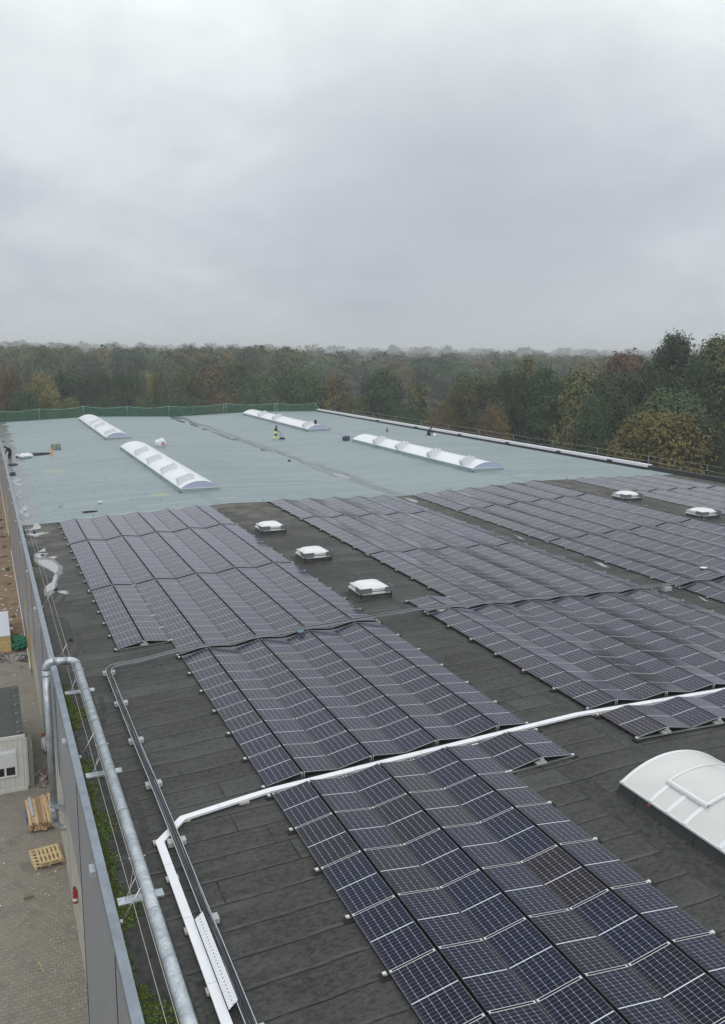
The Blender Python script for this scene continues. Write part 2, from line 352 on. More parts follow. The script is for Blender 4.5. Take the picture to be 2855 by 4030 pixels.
def make_pavers():
    m = bpy.data.materials.new('concrete_pavers'); m.use_nodes = True; t = m.node_tree; b = t.nodes['Principled BSDF']
    g = N(t, 'ShaderNodeNewGeometry'); pos = g.outputs['Position']; s = N(t, 'ShaderNodeSeparateXYZ'); t.links.new(mapping(t, pos, (1, 1, 1), (0, 0, 0), (0, 0, R_(2))), s.inputs[0])
    X, Y = s.outputs[0], s.outputs[1]
    q = mth(t, 'DIVIDE', Y, .165); iy = mth(t, 'FLOOR', q)
    zz = mth(t, 'MULTIPLY', mth(t, 'PINGPONG', mth(t, 'DIVIDE', X, .1), 1.0), .16)      # zig-zag edge of interlocking stones
    q2 = mth(t, 'ADD', q, zz); fr = mth(t, 'FRACT', q2); iy2 = mth(t, 'FLOOR', q2)
    xo = mth(t, 'DIVIDE', mth(t, 'ADD', X, mth(t, 'MULTIPLY', mth(t, 'MODULO', iy2, 2.0), .1)), .2); fx = mth(t, 'FRACT', xo); ix = mth(t, 'FLOOR', xo)
    j = mth(t, 'MAXIMUM', mth(t, 'LESS_THAN', fr, .13), mth(t, 'LESS_THAN', fx, .09))
    cmbn = N(t, 'ShaderNodeCombineXYZ'); t.links.new(iy2, cmbn.inputs[0]); t.links.new(ix, cmbn.inputs[1])
    w2 = N(t, 'ShaderNodeTexWhiteNoise', noise_dimensions='2D'); t.links.new(cmbn.outputs[0], w2.inputs['Vector'])
    c = ramp(t, w2.outputs[0], [(0, (.225, .205, .168)), (1, (.285, .258, .212))])
    d = noise(t, pos, 1.1, 5, .65); c = mixc(t, ramp(t, d, [(.42, 0.), (.7, .6)]), c, (.27, .25, .20))
    d2 = noise(t, mapping(t, pos, (1, 1, 1), (4, 4, 4)), .7, 5, .65); c = mixc(t, ramp(t, d2, [(.55, 0.), (.72, .6)]), c, (.10, .095, .08))
    c = mixc(t, mth(t, 'MULTIPLY', j, .5), c, (.07, .064, .052))
    t.links.new(c, b.inputs['Base Color']); b.inputs['Roughness'].default_value = .85; b.inputs['Specular IOR Level'].default_value = .3
    return m
M['pavers'] = make_pavers()
M['dirt'] = mat('bare_earth', (.24, .165, .105), .95, 0, .2, (.8, 3, .08), .28, 1.3, ((.36, .29, .2), 2.6, .56))
M['ground'] = mat('wood_floor', (.05, .055, .032), .95, 0, .2, None, .3, .2)
def leafmat(name, c1, c2, c3=None):
    m = bpy.data.materials.new(name); m.use_nodes = True; t = m.node_tree; b = t.nodes['Principled BSDF']
    at = N(t, 'ShaderNodeAttribute', attribute_name='tint'); oi = N(t, 'ShaderNodeObjectInfo')
    c = ramp(t, at.outputs['Fac'], [(0, c1), (.6, c2), (1, c3 or c2)])
    h = N(t, 'ShaderNodeHueSaturation'); t.links.new(c, h.inputs['Color'])
    t.links.new(mth(t, 'ADD', .485, mth(t, 'MULTIPLY', oi.outputs['Random'], .03)), h.inputs['Hue']); t.links.new(mth(t, 'ADD', .8, mth(t, 'MULTIPLY', oi.outputs['Random'], .45)), h.inputs['Value'])
    t.links.new(h.outputs[0], b.inputs['Base Color']); b.inputs['Roughness'].default_value = .7; b.inputs['Specular IOR Level'].default_value = .25
    return m
L = {}
L['dark'] = leafmat('foliage_dark_green', (.020, .040, .016), (.040, .072, .026), (.075, .108, .036))
L['green'] = leafmat('foliage_green', (.036, .066, .024), (.068, .110, .038), (.12, .155, .05))
L['olive'] = leafmat('foliage_olive', (.048, .062, .020), (.090, .105, .034), (.15, .145, .045))
L['brown'] = leafmat('foliage_brown', (.060, .046, .020), (.115, .080, .030), (.18, .12, .042))
L['orange'] = leafmat('foliage_orange', (.058, .052, .014), (.120, .096, .024), (.19, .15, .038))
L['yellow'] = leafmat('foliage_yellow', (.09, .08, .024), (.17, .145, .045), (.26, .21, .07))
L['red'] = leafmat('foliage_red_brown', (.060, .034, .020), (.115, .062, .034), (.16, .095, .045))
L['birch'] = leafmat('foliage_birch', (.070, .078, .026), (.125, .125, .042), (.20, .185, .06))
L['spruce'] = leafmat('foliage_spruce', (.014, .026, .02), (.024, .040, .03), (.035, .05, .035))
M['bark'] = mat('bark', (.085, .07, .055), .9, 0, .2, None, .3, 6)
M['bark_birch'] = mat('bark_birch', (.42, .40, .36), .8, 0, .2, None, .1, 3, ((.05, .045, .04), 5, .58))

# ------------------------------------------------------------------ roof profile
PROF = [(-4.5, -.165), (-3.0, -.13), (9.7, .452), (23.3, .155), (36.9, .70), (53, .49)]
def rz(x):
    for (a, za), (b, zb) in zip(PROF, PROF[1:]):
        if x <= b: return za+(zb-za)*(x-a)/(b-a)
    return PROF[-1][1]
def xr(y): return 48.6+(105-y)*.032
Y_SPLIT, Y_FAR, Y_NEAR, G = 39.85, 124.5, -30.0, -8.0

# ------------------------------------------------------------------ ground and the building
mb = MB(); mb.quad([(-3500, -3500, G-.01), (3500, -3500, G-.01), (3500, 3500, G-.01), (-3500, 3500, G-.01)]); tag(mb.build('ground', M['ground']), kind='structure')
mb = MB(); mb.quad([(-40, -40, G-.004), (-4.38, -40, G-.004), (-4.38, 37.9, G-.004), (-40, 38.4, G-.004)]); tag(mb.build('pavement', M['pavers']), kind='structure')
mb = MB()
NX, NY = 40, 110
gx = np.linspace(-30, -4.42, NX); gy = np.linspace(37.6, 140, NY)
hn = rng.normal(0, .02, (NX, NY))
for i in range(NX):
    for j in range(NY):
        y = gy[j]+(.0 if j else random.uniform(-.3, .2)); mb.v.append((gx[i], y, G+.004+max(0, hn[i, j])+.03*math.sin(y*1.3+gx[i])*math.sin(gx[i]*2.1)**2 + .0))
for i in range(NX-1):
    for j in range(NY-1):
        a = i*NY+j; mb.f.append((a, a+NY, a+NY+1, a+1)); mb.m.append(0); mb.uv.append([(0, 0)]*4)
tag(mb.build('earth_ground', M['dirt'], smooth=True), kind='structure')

B = thing('industrial_building', 'long industrial hall with low-pitched dark and blue-grey roof and grey metal cladding', 'building', (0, 0, 0))
def roof_sheet(name, y0, y1, m, x0=-4.36, dz=0.0):
    mb = MB(); xs = [x0]+[p[0] for p in PROF[1:-1]]
    for yy in (y0, y1):
        for x in xs+[xr(yy)]: mb.v.append((x, yy, rz(x)+dz))
    n = len(xs)+1
    for i in range(n-1): mb.f.append((i, i+1, n+i+1, n+i)); mb.m.append(0); mb.uv.append([(0, 0)]*4)
    return mb.build(name, m, B)
roof_sheet('roof', Y_NEAR, Y_SPLIT, M['roof_dark'])['label'] = 'weathered dark grey bitumen roof half'
roof_sheet('roof', Y_SPLIT, Y_FAR, M['roof_blue'])['label'] = 'newly laid blue-grey roof half'
# thin dark edge strip of the new roof and strips of patched membrane
def strip(name, pts, m, h=.004):
    mb = MB(); n = len(pts)
    mb.v += [(x, y, rz(x)+h) for x, y in pts]; mb.f.append(tuple(range(n))); mb.m.append(0); mb.uv.append([(0, 0)]*n); return mb.build(name, m, B)
xs = [-4.3, -3.0, 9.7, 23.3, 36.9, 50.6]
for a, b in zip(xs, xs[1:]): strip('seam_tape', [(a, Y_SPLIT-.1), (b, Y_SPLIT-.1), (b, Y_SPLIT+.04), (a, Y_SPLIT+.04)], M['patch'])
for y0, y1 in ((-30, -8.9), (-3.6, 13.9), (15.9, 21.1), (23.3, 28.3)):
    strip('membrane_strip', [(9.72, y0), (10.12, y0), (10.12, y1), (9.72, y1)], M['patch_light'])
    strip('membrane_strip', [(9.34, y0), (9.68, y0), (9.68, y1), (9.34, y1)], M['patch_light']) if y0 > 10 else None
for y0, y1 in ((Y_SPLIT+.3, 45.4), (77.5, 87.2)): strip('membrane_strip', [(8.5, y0), (9.2, y0), (9.2, y1), (8.5, y1)], M['patch_blue'])
for y0, y1 in ((Y_SPLIT+.3, 46.4), (75, 87.5)): strip('membrane_strip', [(35.2, y0), (35.7, y0), (35.7, y1), (35.2, y1)], M['patch_blue'])
# gutter fall lines beside the left parapet: kinked bands of lighter membrane
for k, y0 in enumerate((-9.2, -2.0, 5.2, 12.4, 19.6, 26.8)):
    L1 = [(-3.86, y0), (-3.30, y0+2.1), (-3.30, y0+3.6), (-3.12, y0+3.6), (-3.12, y0+2.0), (-3.72, y0-.3)]
    strip('membrane_strip', L1, M['patch'], .004)
    strip('membrane_strip', [(-4.3, y0+1.2), (-3.75, y0+1.2), (-3.4, y0+2.6), (-3.4, y0+5.4), (-3.9, y0+6.4), (-4.3, y0+6.4)], M['patch'], .008 if k % 2 else .006)
strip('membrane_strip', [(6.3, 1.2), (7.6, 1.35), (7.7, 3.1), (6.5, 3.0)], M['patch_light'])
strip('membrane_strip', [(7.1, -12), (7.75, -12), (7.75, -2.9), (7.1, -2.9)], M['patch'])
for px, py, s1, s2 in ((11.2, 1.6, 1.5, .92), (8.0, 19.0, .9, .9), (22.6, 21.7, .5, 1.8)):
    strip('membrane_strip', [(px, py), (px+s1, py+.03), (px+s1+.02, py+s2), (px+.02, py+s2)], M['patch'], .005)

# left edge: cladding, coping, joints
mb = MB(); mb.box(-4.50, -4.40, -30, 126, -3.62, -.12); mb.box(-4.50, -4.40, -30, 3.3, G, -3.62)
mb.box(-4.505, -4.38, 34.2, 68, G+.1, -3.60); mb.box(-4.505, -4.38, 75.5, 126, G+.1, -3.60); mb.box(-4.47, -4.36, 17.9, 34.0, -5.0, -3.62)
mb.build('cladding', M['facade'], B)
mb = MB(); mb.box(-4.38, -3.0, -30, 126, G, -3.0); mb.box(-3.0, 46, 123.9, 124.4, G, -1); mb.build('plinth', M['plinth'], B)
mb = MB(); mb.box(-4.53, -4.33, -30, Y_SPLIT+2, -.14, .06); mb.box(-4.53, -4.35, Y_SPLIT+2.02, 126, -.14, .045); mb.build('coping', mat('coping_metal', (.24, .275, .32), .45, .5, .5, None, .16, 2.2, ((.2, .22, .25), 6, .6)), B)
mb = MB()
y = -4.08-7.38*2
while y < 124:
    mb.box(-4.512, -4.49, y-.035, y+.035, G+.05 if y < 4 else (-3.615 if y < 30 else G+.12), -.145); y += 7.38
mb.build('panel_joint', M['joint'], B)
mb = MB(); mb.box(-4.54, -4.49, 34.2, 68.0, G+.0, G+.12); mb.box(-4.54, -4.49, 75.5, 126, G, G+.12); mb.build('base_profile', M['white'], B)
for yy in (34.05, 75.3): mb = MB(); mb.box(-4.52, -4.37, yy-.15, yy+.15, G+.1, -3.64); mb.build('insulation_edge', M['foam'], B)
# plinth details: pale vertical corner and horizontal step
mb = MB(); mb.box(-4.40, -4.378, 9.6, 9.75, G+.2, -3.7); mb.box(-4.40, -4.376, 23.0, 23.1, G, -3.7); mb.build('plinth_joint', M['concrete'], B)
# narrow cladding hood hanging below the cladding
mb = MB(); mb.box(-4.56, -4.42, 17.2, 17.9, -5.6, -.15); mb.build('corner_trim', M['facade'], B)
# right parapet in two finishes
def slanted(y0, y1, hx0, hx1, z0, z1, name, m):
    mb = MB()
    for yy in (y0, y1):
        for (dx, zz) in ((hx0, z0), (hx1, z0), (hx1, z1), (hx0, z1)): mb.v.append((xr(yy)+dx, yy, zz))
    for f in ((0, 1, 2, 3), (7, 6, 5, 4), (0, 4, 5, 1), (1, 5, 6, 2), (2, 6, 7, 3), (3, 7, 4, 0)): mb.f.append(f); mb.m.append(0); mb.uv.append([(0, 0)]*4)
    return mb.build(name, m, B)
slanted(43.3, 124.5, 0, .5, -3, .98, 'parapet', M['white']); slanted(43.3, 124.4, -.06, .003, .5, .72, 'parapet_flashing', M['flash'])
slanted(-30, 43.3, -.02, .5, -3, .90, 'parapet', M['patch']); slanted(-30, 124.4, .5, .6, G, .4, 'cladding', M['facade'])
slanted(43.3, 124.4, -.35, -.06, .495, .56, 'parapet_flashing', M['flash'])
mb = MB()
for yy in (100, 88, 76.5, 66, 56.5, 48.5): mb.box(xr(yy)-.16, xr(yy)-.02, yy-.3, yy+.3, .55, .86)
mb.build('drain_outlet', M['flash'], B)

# emergency outlets (scuppers) poking through the left parapet
sc_y = [-1.0-6.9, -.95, 6.1, 13.3, 20.7, 27.9, 35.3, 42.6, 49.8, 57, 64.3, 71.6, 78.8, 86]
sp = thing('scupper', 'x', 'roof outlet', (-4.50, sc_y[0], -.30))
mb = MB(); mb.box(-.13, 0, -.17, .17, 0, .015); mb.box(-.13, -.118, -.17, .17, -.13, 0); mb.box(-.118, 0, -.17, -.158, -.13, 0); mb.box(-.118, 0, .158, .17, -.13, 0)
mb.build('hood', mat('scupper_metal', (.50, .53, .56), .4, .4, var=.1), sp); mb = MB(); mb.box(-.115, -.01, -.155, .155, -.12, -.11); mb.build('opening', M['joint'], sp)
ks = kids(sp); G_SC = 'square metal outlets along the left parapet'
sp['label'] = 'square metal outlet on grey cladding below the bottom edge of view'; sp['group'] = G_SC
for i, yy in enumerate(sc_y[1:]):
    lab = 'pale square metal outlet on the left wall, %s from the foreground' % ORD[i] if i else 'largest, nearest square metal outlet on the grey left wall'
    dup(sp, (-4.50, yy, -.30), 0, lab, G_SC, ks)
for o in ks+[sp]:
    bpy.data.objects.remove(o)      # the first one stands outside the frame

# ------------------------------------------------------------------ solar modules
P, Wm, HRm, LM, HL = 2.0109, .9835, .1523, 1.755, .09
ML, MW = 1.712, .975
FLD = {'A': (0, 0, .0451), 'B': (12.366, .4087, -.0236), 'C': (23.9914, .1602, .0433), 'D': (38.8685, .6308, -.0133)}
LT = {5: 1.755, 4: 1.755, 3: 1.737, 2: 1.734, 1: 1.75}
YT = {5: 0.0, 4: .427, 3: 11.176, 2: 21.794, 1: 32.44}
# (field, table, pair range, j range)   j counts modules away from the camera
TAB = [('A', 5, 0, 3, -7, 0), ('A', 5, 3, 4, -1, 0), ('A', 4, 0, 4, 0, 6), ('A', 3, 0, 4, 0, 6), ('A', 3, -1, 0, 1, 6), ('A', 2, -1, 4, 0, 6), ('A', 1, -1, 4, 0, 4),
       ('B', 5, -1, 3, -1, 0), ('B', 4, -1, 5, 0, 6), ('B', 3, 0, 5, 0, 6), ('B', 3, -1, 0, 0, 1), ('B', 2, 0, 5, 0, 6), ('B', 1, 0, 5, 0, 4),
       ('C', 4, 0, 4, 0, 6), ('C', 3, 0, 6, 0, 6), ('C', 2, 0, 6, 0, 6), ('C', 1, 0, 6, 0, 4), ('D', 2, 0, 5, 0, 6), ('D', 1, 0, 5, 0, 4)]
def fz(f, x):
    x0, z0, s = FLD[f]; return z0+s*(x-x0)
def modplace(f, t, pair, side, j):
    x0 = FLD[f][0]+pair*P; y0 = YT[t]+j*LT[t]
    a = x0 if side == 0 else x0+Wm+.038
    b = a+Wm
    za = fz(f, a)+HL+(0 if side == 0 else HRm); zb = fz(f, b)+HL+(HRm if side == 0 else 0)
    return a, za, b, zb, y0+(LM-ML)/2*LT[t]/LM
def module_local(mb_f, mb_c, side, Mx=None, tint=0):
    """module in local axes: x across (0..MW), y along (0..ML), z up to 0 (top)"""
    T = .035; e = .012
    def put(mb, x0, x1, y0, y1, z0, z1, mi): mb.box(x0, x1, y0, y1, z0, z1, mi, Mx)
    q = .009
    put(mb_f, 0, MW, 0, q, -.006, .0, 0); put(mb_f, 0, MW, ML-q, ML, -.006, .0, 0)
    put(mb_f, .001, MW-.001, .001, q, -T, -.0062, 1); put(mb_f, .001, MW-.001, ML-q, ML-.001, -T, -.0062, 1)  # sides of the bright end bars coloured dark for shade in the gaps
    put(mb_f, 0, e, q, ML-q, -T, -.001, 1); put(mb_f, MW-e, MW, q, ML-q, -T, -.001, 1)
    pts = [(e, q, -.003), (MW-e, q, -.003), (MW-e, ML-q, -.003), (e, ML-q, -.003)]
    bot = [(e, q, -.03), (e, ML-q, -.03), (MW-e, ML-q, -.03), (MW-e, q, -.03)]
    if Mx is not None: pts = [tuple(Mx @ Vector(p)) for p in pts]; bot = [tuple(Mx @ Vector(p)) for p in bot]
    uv = [(0, 0), (6, 0), (6, 20), (0, 20)] if side == 0 else [(6, 0), (0, 0), (0, 20), (6, 20)]
    mb_c.quad(pts, 0, uv); mb_f.quad(bot, 2)
FM = [M['frame_bright'], M['frame_dark'], M['void']]
protos = []
for side in (0, 1):
    f_, c_ = MB(), MB(); module_local(f_, c_, side)
    protos.append((f_.mesh('frame', FM), c_.mesh('cell_face', M['cells'], uv=True)))
mods = []
for ti, (f, t, p0, p1, j0, j1) in enumerate(TAB):
    for pr in range(p0, p1):
        for side in (0, 1):
            for j in range(j0, j1):
                a, za, b, zb, y0 = modplace(f, t, pr, side, j)
                c = [Vector((a, y0, za)), Vector((b, y0, zb)), Vector((b, y0+ML, zb)), Vector((a, y0+ML, za))]
                q = []
                for p_ in c:
                    d = p_-CAMP; wz = d.dot(CF); q.append((1427.5+FPX*d.dot(CR)/max(wz, .5), 2015-FPX*d.dot(CU)/max(wz, .5)))
                q2 = [(min(max(x_, 0), 2855), min(max(y_, 0), 4030)) for x_, y_ in q]
                ar = abs(sum(q2[i][0]*q2[(i+1) % 4][1]-q2[(i+1) % 4][0]*q2[i][1] for i in range(4)))/2
                if ar < 1 or min(y_ for x_, y_ in q) > 4100 or min(x_ for x_, y_ in q) > 2900: continue
                mods.append((ar, ti, f, t, pr, side, j, a, za, b, zb, y0))
mods.sort(key=lambda m_: -m_[0])
# where each array sits, in words a reader of the photo can find
WHERE = {('A', 5): 'nearest array', ('A', 4): 'left array behind white trunking', ('A', 3): 'left array just past cable tray',
         ('A', 2): 'middle far left array', ('A', 1): 'left array beside blue roof', ('B', 5): 'small array above cream skylight',
         ('B', 4): 'right-hand array behind trunking', ('B', 3): 'centre array past cable tray', ('B', 2): 'centre array beside the domes', ('B', 1): 'centre array touching blue roof',
         ('C', 4): 'right-edge array before tray', ('C', 3): 'right array past cable tray', ('C', 2): 'second right array past tray', ('C', 1): 'right array touching blue roof', ('D', 2): 'far right array', ('D', 1): 'farthest right array'}
# column ordinal counted from the left of each array
def label_of(f, t, pr, side, j):
    minp = min(p0 for (ff, tt, p0, p1, j0, j1) in TAB if ff == f and tt == t); col = (pr-minp)*2+side
    if t == 5: n = -j-1; how = '%s from back' % (ORL[n])
    else: n = j; how = '%s from front' % (ORL[n])
    return 'module %s, %s row from left, %s' % (how, ORL[col], WHERE[(f, t)])
G_MOD = 'solar modules clamped in east-west rows on the dark roof'
rest_f, rest_c, rest_t = MB(), MB(), []
for n, (ar, ti, f, t, pr, side, j, a, za, b, zb, y0) in enumerate(mods):
    ang = math.atan2(za-zb, b-a)       # rotation about y
    if n < 300:
        o = link('solar_module', None, None, (a, y0, za)); o.rotation_euler = (0, ang, 0); o.scale = (1, LT[t]/LM, 1)
        tag(o, label_of(f, t, pr, side, j), 'solar panel', G_MOD)
        fo = bpy.data.objects.new('frame', protos[side][0]); COL.objects.link(fo); fo.parent = o
        co = bpy.data.objects.new('cell_face', protos[side][1]); COL.objects.link(co); co.parent = o
    else:
        Mx = Matrix.Translation((a, y0, za)) @ Matrix.Rotation(ang, 4, 'Y') @ Matrix.Diagonal((1, LT[t]/LM, 1, 1))
        module_local(rest_f, rest_c, side, Mx); rest_t.append(random.random())
o = thing('solar_modules', 'rows of small far-off dark solar modules beyond the individually seen ones', 'solar panels'); o['kind'] = 'stuff'
rest_f.build('frames', FM, o)
co = rest_c.build('cell_faces', M['cells'], o, uv=True)
att = co.data.attributes.new('tint', 'FLOAT', 'POINT'); att.data.foreach_set('value', [v for v in rest_t for _ in range(4)])

# mounting rails: one across every module boundary, with feet and brackets at both ends
def rail_line(f, t, p0, p1, y, end, label):
    xa = FLD[f][0]+p0*P-.10; xb = FLD[f][0]+p1*P+.06; za, zb = fz(f, xa), fz(f, xb)
    o = thing('mounting_rail', label, 'mounting rail', (xa, y, za), 0, 'aluminium rails carrying the solar modules')
    ang = math.atan2(za-zb, xb-xa); Ln = math.hypot(xb-xa, zb-za); Mx = Matrix.Rotation(ang, 4, 'Y')
    mb = MB(); mb.box(.02, Ln-.02, -.022, .022, .028, .062, 0, Mx); mb.build('rail', M['alu'] if end == 2 else M['rail_shaded'], o)
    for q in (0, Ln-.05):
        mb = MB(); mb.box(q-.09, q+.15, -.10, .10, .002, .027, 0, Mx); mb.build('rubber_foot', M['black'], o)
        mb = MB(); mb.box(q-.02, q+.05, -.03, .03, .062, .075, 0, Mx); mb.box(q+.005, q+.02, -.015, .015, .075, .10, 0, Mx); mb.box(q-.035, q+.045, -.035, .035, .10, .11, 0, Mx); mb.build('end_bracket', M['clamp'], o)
    if end:
        for pr in range(p0, p1):
            x = FLD[f][0]+pr*P+Wm+.015-xa
            mb = MB(); zz = fz(f, x+xa)-za; mb.box(x-.045, x-.02, -.03, .03, zz+.06, zz+.235); mb.box(x+.02, x+.045, -.03, .03, zz+.06, zz+.235); mb.build('ridge_post', M['alu'], o)
            if end == 2:
                mb = MB(); mb.box(x-.16, x+.14, -.05, .13, zz+.064, zz+.125); mb.box(x-.05, x+.07, -.04, .09, zz+.127, zz+.2); mb.build('ballast_block', M['concrete'], o)
    return o
small = {}
for (f, t, p0, p1, j0, j1) in TAB:
    for j in range(j0, j1+1):
        y = YT[t]+j*LT[t]
        if y < -12: continue
        end = 0
        if j == j0: end = 2 if (t == 5 or (f, t, p0) in (('A', 3, -1),)) else 1
        if j == j1: end = max(end, 1)
        rr = ('front end' if j == j0 else 'back end' if j == j1 else '%s joint from the front' % ORL[j-j0-1])
        w_ = WHERE[(f, t)] if p1-p0 > 1 else {('A', 5): 'lone module pair before the white trunking', ('A', 3): 'outermost left module pair beyond cable tray', ('B', 3): 'single module pair squeezed against the cable tray'}[(f, t)]
        rail_line(f, t, p0, p1, y+(.03 if j == j0 and t != 5 else -.03 if j == j1 and t == 5 else 0), end, 'rail under %s of %s' % (rr, w_))
# clamps on the two nearest arrays: four small plates per module, parts of the modules
cm = MB(); cm.box(-.02, .02, -.022, .022, -.002, .006); cm = cm.mesh('clamp', M['clamp'])
allmods = [o for o in COL.objects if o.name.startswith('solar_module') and o.parent is None and 'kind' not in o]
for o in allmods[:170]:
    for cx_, cy_ in ((.03, ML+.012), (MW-.035, ML+.012)):
        c_ = bpy.data.objects.new('clamp', cm); COL.objects.link(c_); c_.parent = o; c_.location = (cx_, cy_, .002)

# ------------------------------------------------------------------ cable trays and trunking
def tray_mesh(path, w, h, z_of):
    """U-channel along a polyline in plan"""
    fl, side = MB(), MB()
    pts = [Vector((x, y, 0)) for x, y in path]; offs = []
    for i, p in enumerate(pts):
        d0 = (p-pts[i-1]).normalized() if i else (pts[1]-p).normalized(); d1 = (pts[i+1]-p).normalized() if i < len(pts)-1 else d0
        n = Vector((-(d0+d1).y, (d0+d1).x, 0)).normalized(); k = 1/max(.3, n.dot(Vector((-d0.y, d0.x, 0)))); offs.append(n*k)
    def row(o_, dz): return [Vector((p.x+n.x*o_, p.y+n.y*o_, z_of(p.x, p.y)+dz)) for p, n in zip(pts, offs)]
    for (o0, z0, o1, z1, mi) in ((-w/2, 0, w/2, 0, 0), (-w/2, 0, -w/2, h, 1), (w/2, 0, w/2, h, 1), (-w/2-.012, h, -w/2+.004, h, 1), (w/2-.004, h, w/2+.012, h, 1)):
        A, Bq = row(o0, z0), row(o1, z1)
        for i in range(len(pts)-1): (fl if mi == 0 else side).quad([A[i], A[i+1], Bq[i+1], Bq[i]])
    return fl, side, row
def perf_mat():
    m = bpy.data.materials.new('perforated_steel'); m.use_nodes = True; t = m.node_tree; b = t.nodes['Principled BSDF']
    uv = N(t, 'ShaderNodeUVMap'); s = N(t, 'ShaderNodeSeparateXYZ'); t.links.new(uv.outputs[0], s.inputs[0])
    def slots(sx, sy, ox, oy, rx, ry):
        fx = mth(t, 'ABSOLUTE', mth(t, 'SUBTRACT', mth(t, 'FRACT', mth(t, 'ADD', mth(t, 'DIVIDE', s.outputs[0], sx), ox)), .5)); fy = mth(t, 'ABSOLUTE', mth(t, 'SUBTRACT', mth(t, 'FRACT', mth(t, 'ADD', mth(t, 'DIVIDE', s.outputs[1], sy), oy)), .5))
        return mth(t, 'MULTIPLY', mth(t, 'LESS_THAN', fx, rx), mth(t, 'LESS_THAN', fy, ry))
    h = mth(t, 'MAXIMUM', slots(.05, .05, 0, 0, .24, .10), slots(.05, .05, .5, .5, .24, .10))
    h = mth(t, 'MAXIMUM', h, slots(.19, .1, 0, .25, .06, .12))
    g = N(t, 'ShaderNodeNewGeometry')
    c = mixc(t, h, (.80, .82, .85), (.14, .15, .16)); t.links.new(c, b.inputs['Base Color']); b.inputs['Roughness'].default_value = .35
    t.links.new(mth(t, 'SUBTRACT', .2, mth(t, 'MULTIPLY', h, .2)), b.inputs['Metallic'])
    return m
M['perf'] = perf_mat()
def tray_z(x, y):
    base = rz(x)
    if x < -1.5 or y < 9: return base+.14
    return base+.27 if x > -.2 else base+.14+.13*(x+1.5)/1.3
CX0 = -2.68; YT1 = 11.07
path = [(CX0, -14), (CX0, -4), (CX0, 1.9), (CX0-.02, 4.75), (CX0-.02, 4.3+3.4), (CX0-.02, 10.35), (CX0+.03, 10.72), (CX0+.22, 11.0), (CX0+.55, YT1)] + [(x, YT1+.03*math.sin(x*.25)) for x in (-1.5, -.2, 2, 5, 8, 9.7, 12, 16, 20, 23.3, 27, 31, 35)]
path = [(x, y) for x, y in path]
fl, sd, row = tray_mesh(path, .17, .06, tray_z)
T = thing('cable_tray', 'galvanised cable tray full of black cables running along the edge then across the arrays', 'cable tray')
fl.build('tray_floor', M['galv'], T); sd.build('tray_side', mat('tray_side_steel', (.43, .46, .49), .38, .4, var=.15, vscale=20), T)
for k in range(6):
    off = -.062+.025*k; base_r = row(off, .016+(.014 if k % 2 else 0)); pts = []
    for i in range(len(base_r)-1):
        a, b = base_r[i], base_r[i+1]; n = max(1, int((b-a).length/.8))
        for q in range(n):
            p = a.lerp(b, q/n); d = (b-a).normalized(); sdv = Vector((-d.y, d.x, 0)); pts.append(p+sdv*.012*math.sin(p.length*1.7+k*2.2)+Vector((0, 0, .008*math.sin(p.length*1.1+k))))
    mb = MB(); mb.tube(pts, .0145, 6); mb.build('cable', M['cable'], T, smooth=True)
G_SL = 'concrete slabs carrying the cable tray'
def slab(x, y, w, d, h, m, label, group, rz_=0, pad=True):
    o = thing('concrete_block', label, 'concrete block', (x, y, rz(x)+.004), rz_, group)
    mb = MB(); b_ = .008; z0 = .012 if pad else .0
    mb.box(-w/2, w/2, -d/2, d/2, z0, z0+h); mb.build('slab', m, o)
    if pad: mb = MB(); mb.box(-w/2-.02, w/2+.02, -d/2-.02, d/2+.02, 0, .011); mb.build('rubber_mat', M['black'], o)
    return o
for i, (yy, h) in enumerate(((10.62, .06), (7.7, .06), (4.75, .06), (1.93, .06), (-1.02, .06), (-4.1, .06), (-7.3, .06))):
    slab(CX0+.02, yy, .42, .22, .11, M['concrete'], ['pale concrete slab under the bend of the cable tray'] [0] if i == 0 else 'grey concrete slab under the edge cable tray, %s from the bend' % ORL[i], G_SL)
slab(11.0, 11.0, .42, .3, .19, M['concrete'], 'grey concrete slab in the gap left of the middle array under cable tray', G_SL)
slab(23.1, 11.0, .42, .3, .2, M['concrete'], 'grey concrete slab under cable tray in the valley at the right', G_SL)
# white trunking
wp = [(-3.03, -14), (-3.03, -.90), (-2.33, -.12), (-1.0, .06), (0, .18), (3, .2), (8, .21), (9.7, .21), (12.4, .21), (16, .21), (22, .21)]
def closed_channel(path, w, h, z_of, m, T):
    pts = [Vector((x, y, 0)) for x, y in path]; offs = []
    for i, p in enumerate(pts):
        d0 = (p-pts[i-1]).normalized() if i else (pts[1]-p).normalized(); d1 = (pts[i+1]-p).normalized() if i < len(pts)-1 else d0
        n = Vector((-(d0+d1).y, (d0+d1).x, 0)).normalized(); offs.append(n/max(.3, n.dot(Vector((-d0.y, d0.x, 0)))))
    body, lid = MB(), MB()
    def ring(i, ww, z0, z1):
        p, n = pts[i], offs[i]; z = z_of(p.x); return [Vector((p.x-n.x*ww, p.y-n.y*ww, z+z0)), Vector((p.x+n.x*ww, p.y+n.y*ww, z+z0)), Vector((p.x+n.x*ww, p.y+n.y*ww, z+z1)), Vector((p.x-n.x*ww, p.y-n.y*ww, z+z1))]
    for i in range(len(pts)-1):
        for mb_, ww, z0, z1 in ((body, w/2-.006, .08, .08+h-.013), (lid, w/2, .08+h-.02, .08+h)):
            A, Bq = ring(i, ww, z0, z1), ring(i+1, ww, z0, z1)
            for k in range(4): mb_.quad([A[k], Bq[k], Bq[(k+1) % 4], A[(k+1) % 4]])
            if i == 0: mb_.quad(A)
            if i == len(pts)-2: mb_.quad(list(reversed(Bq)))
    body.build('channel', m, T); lid.build('lid', m, T)
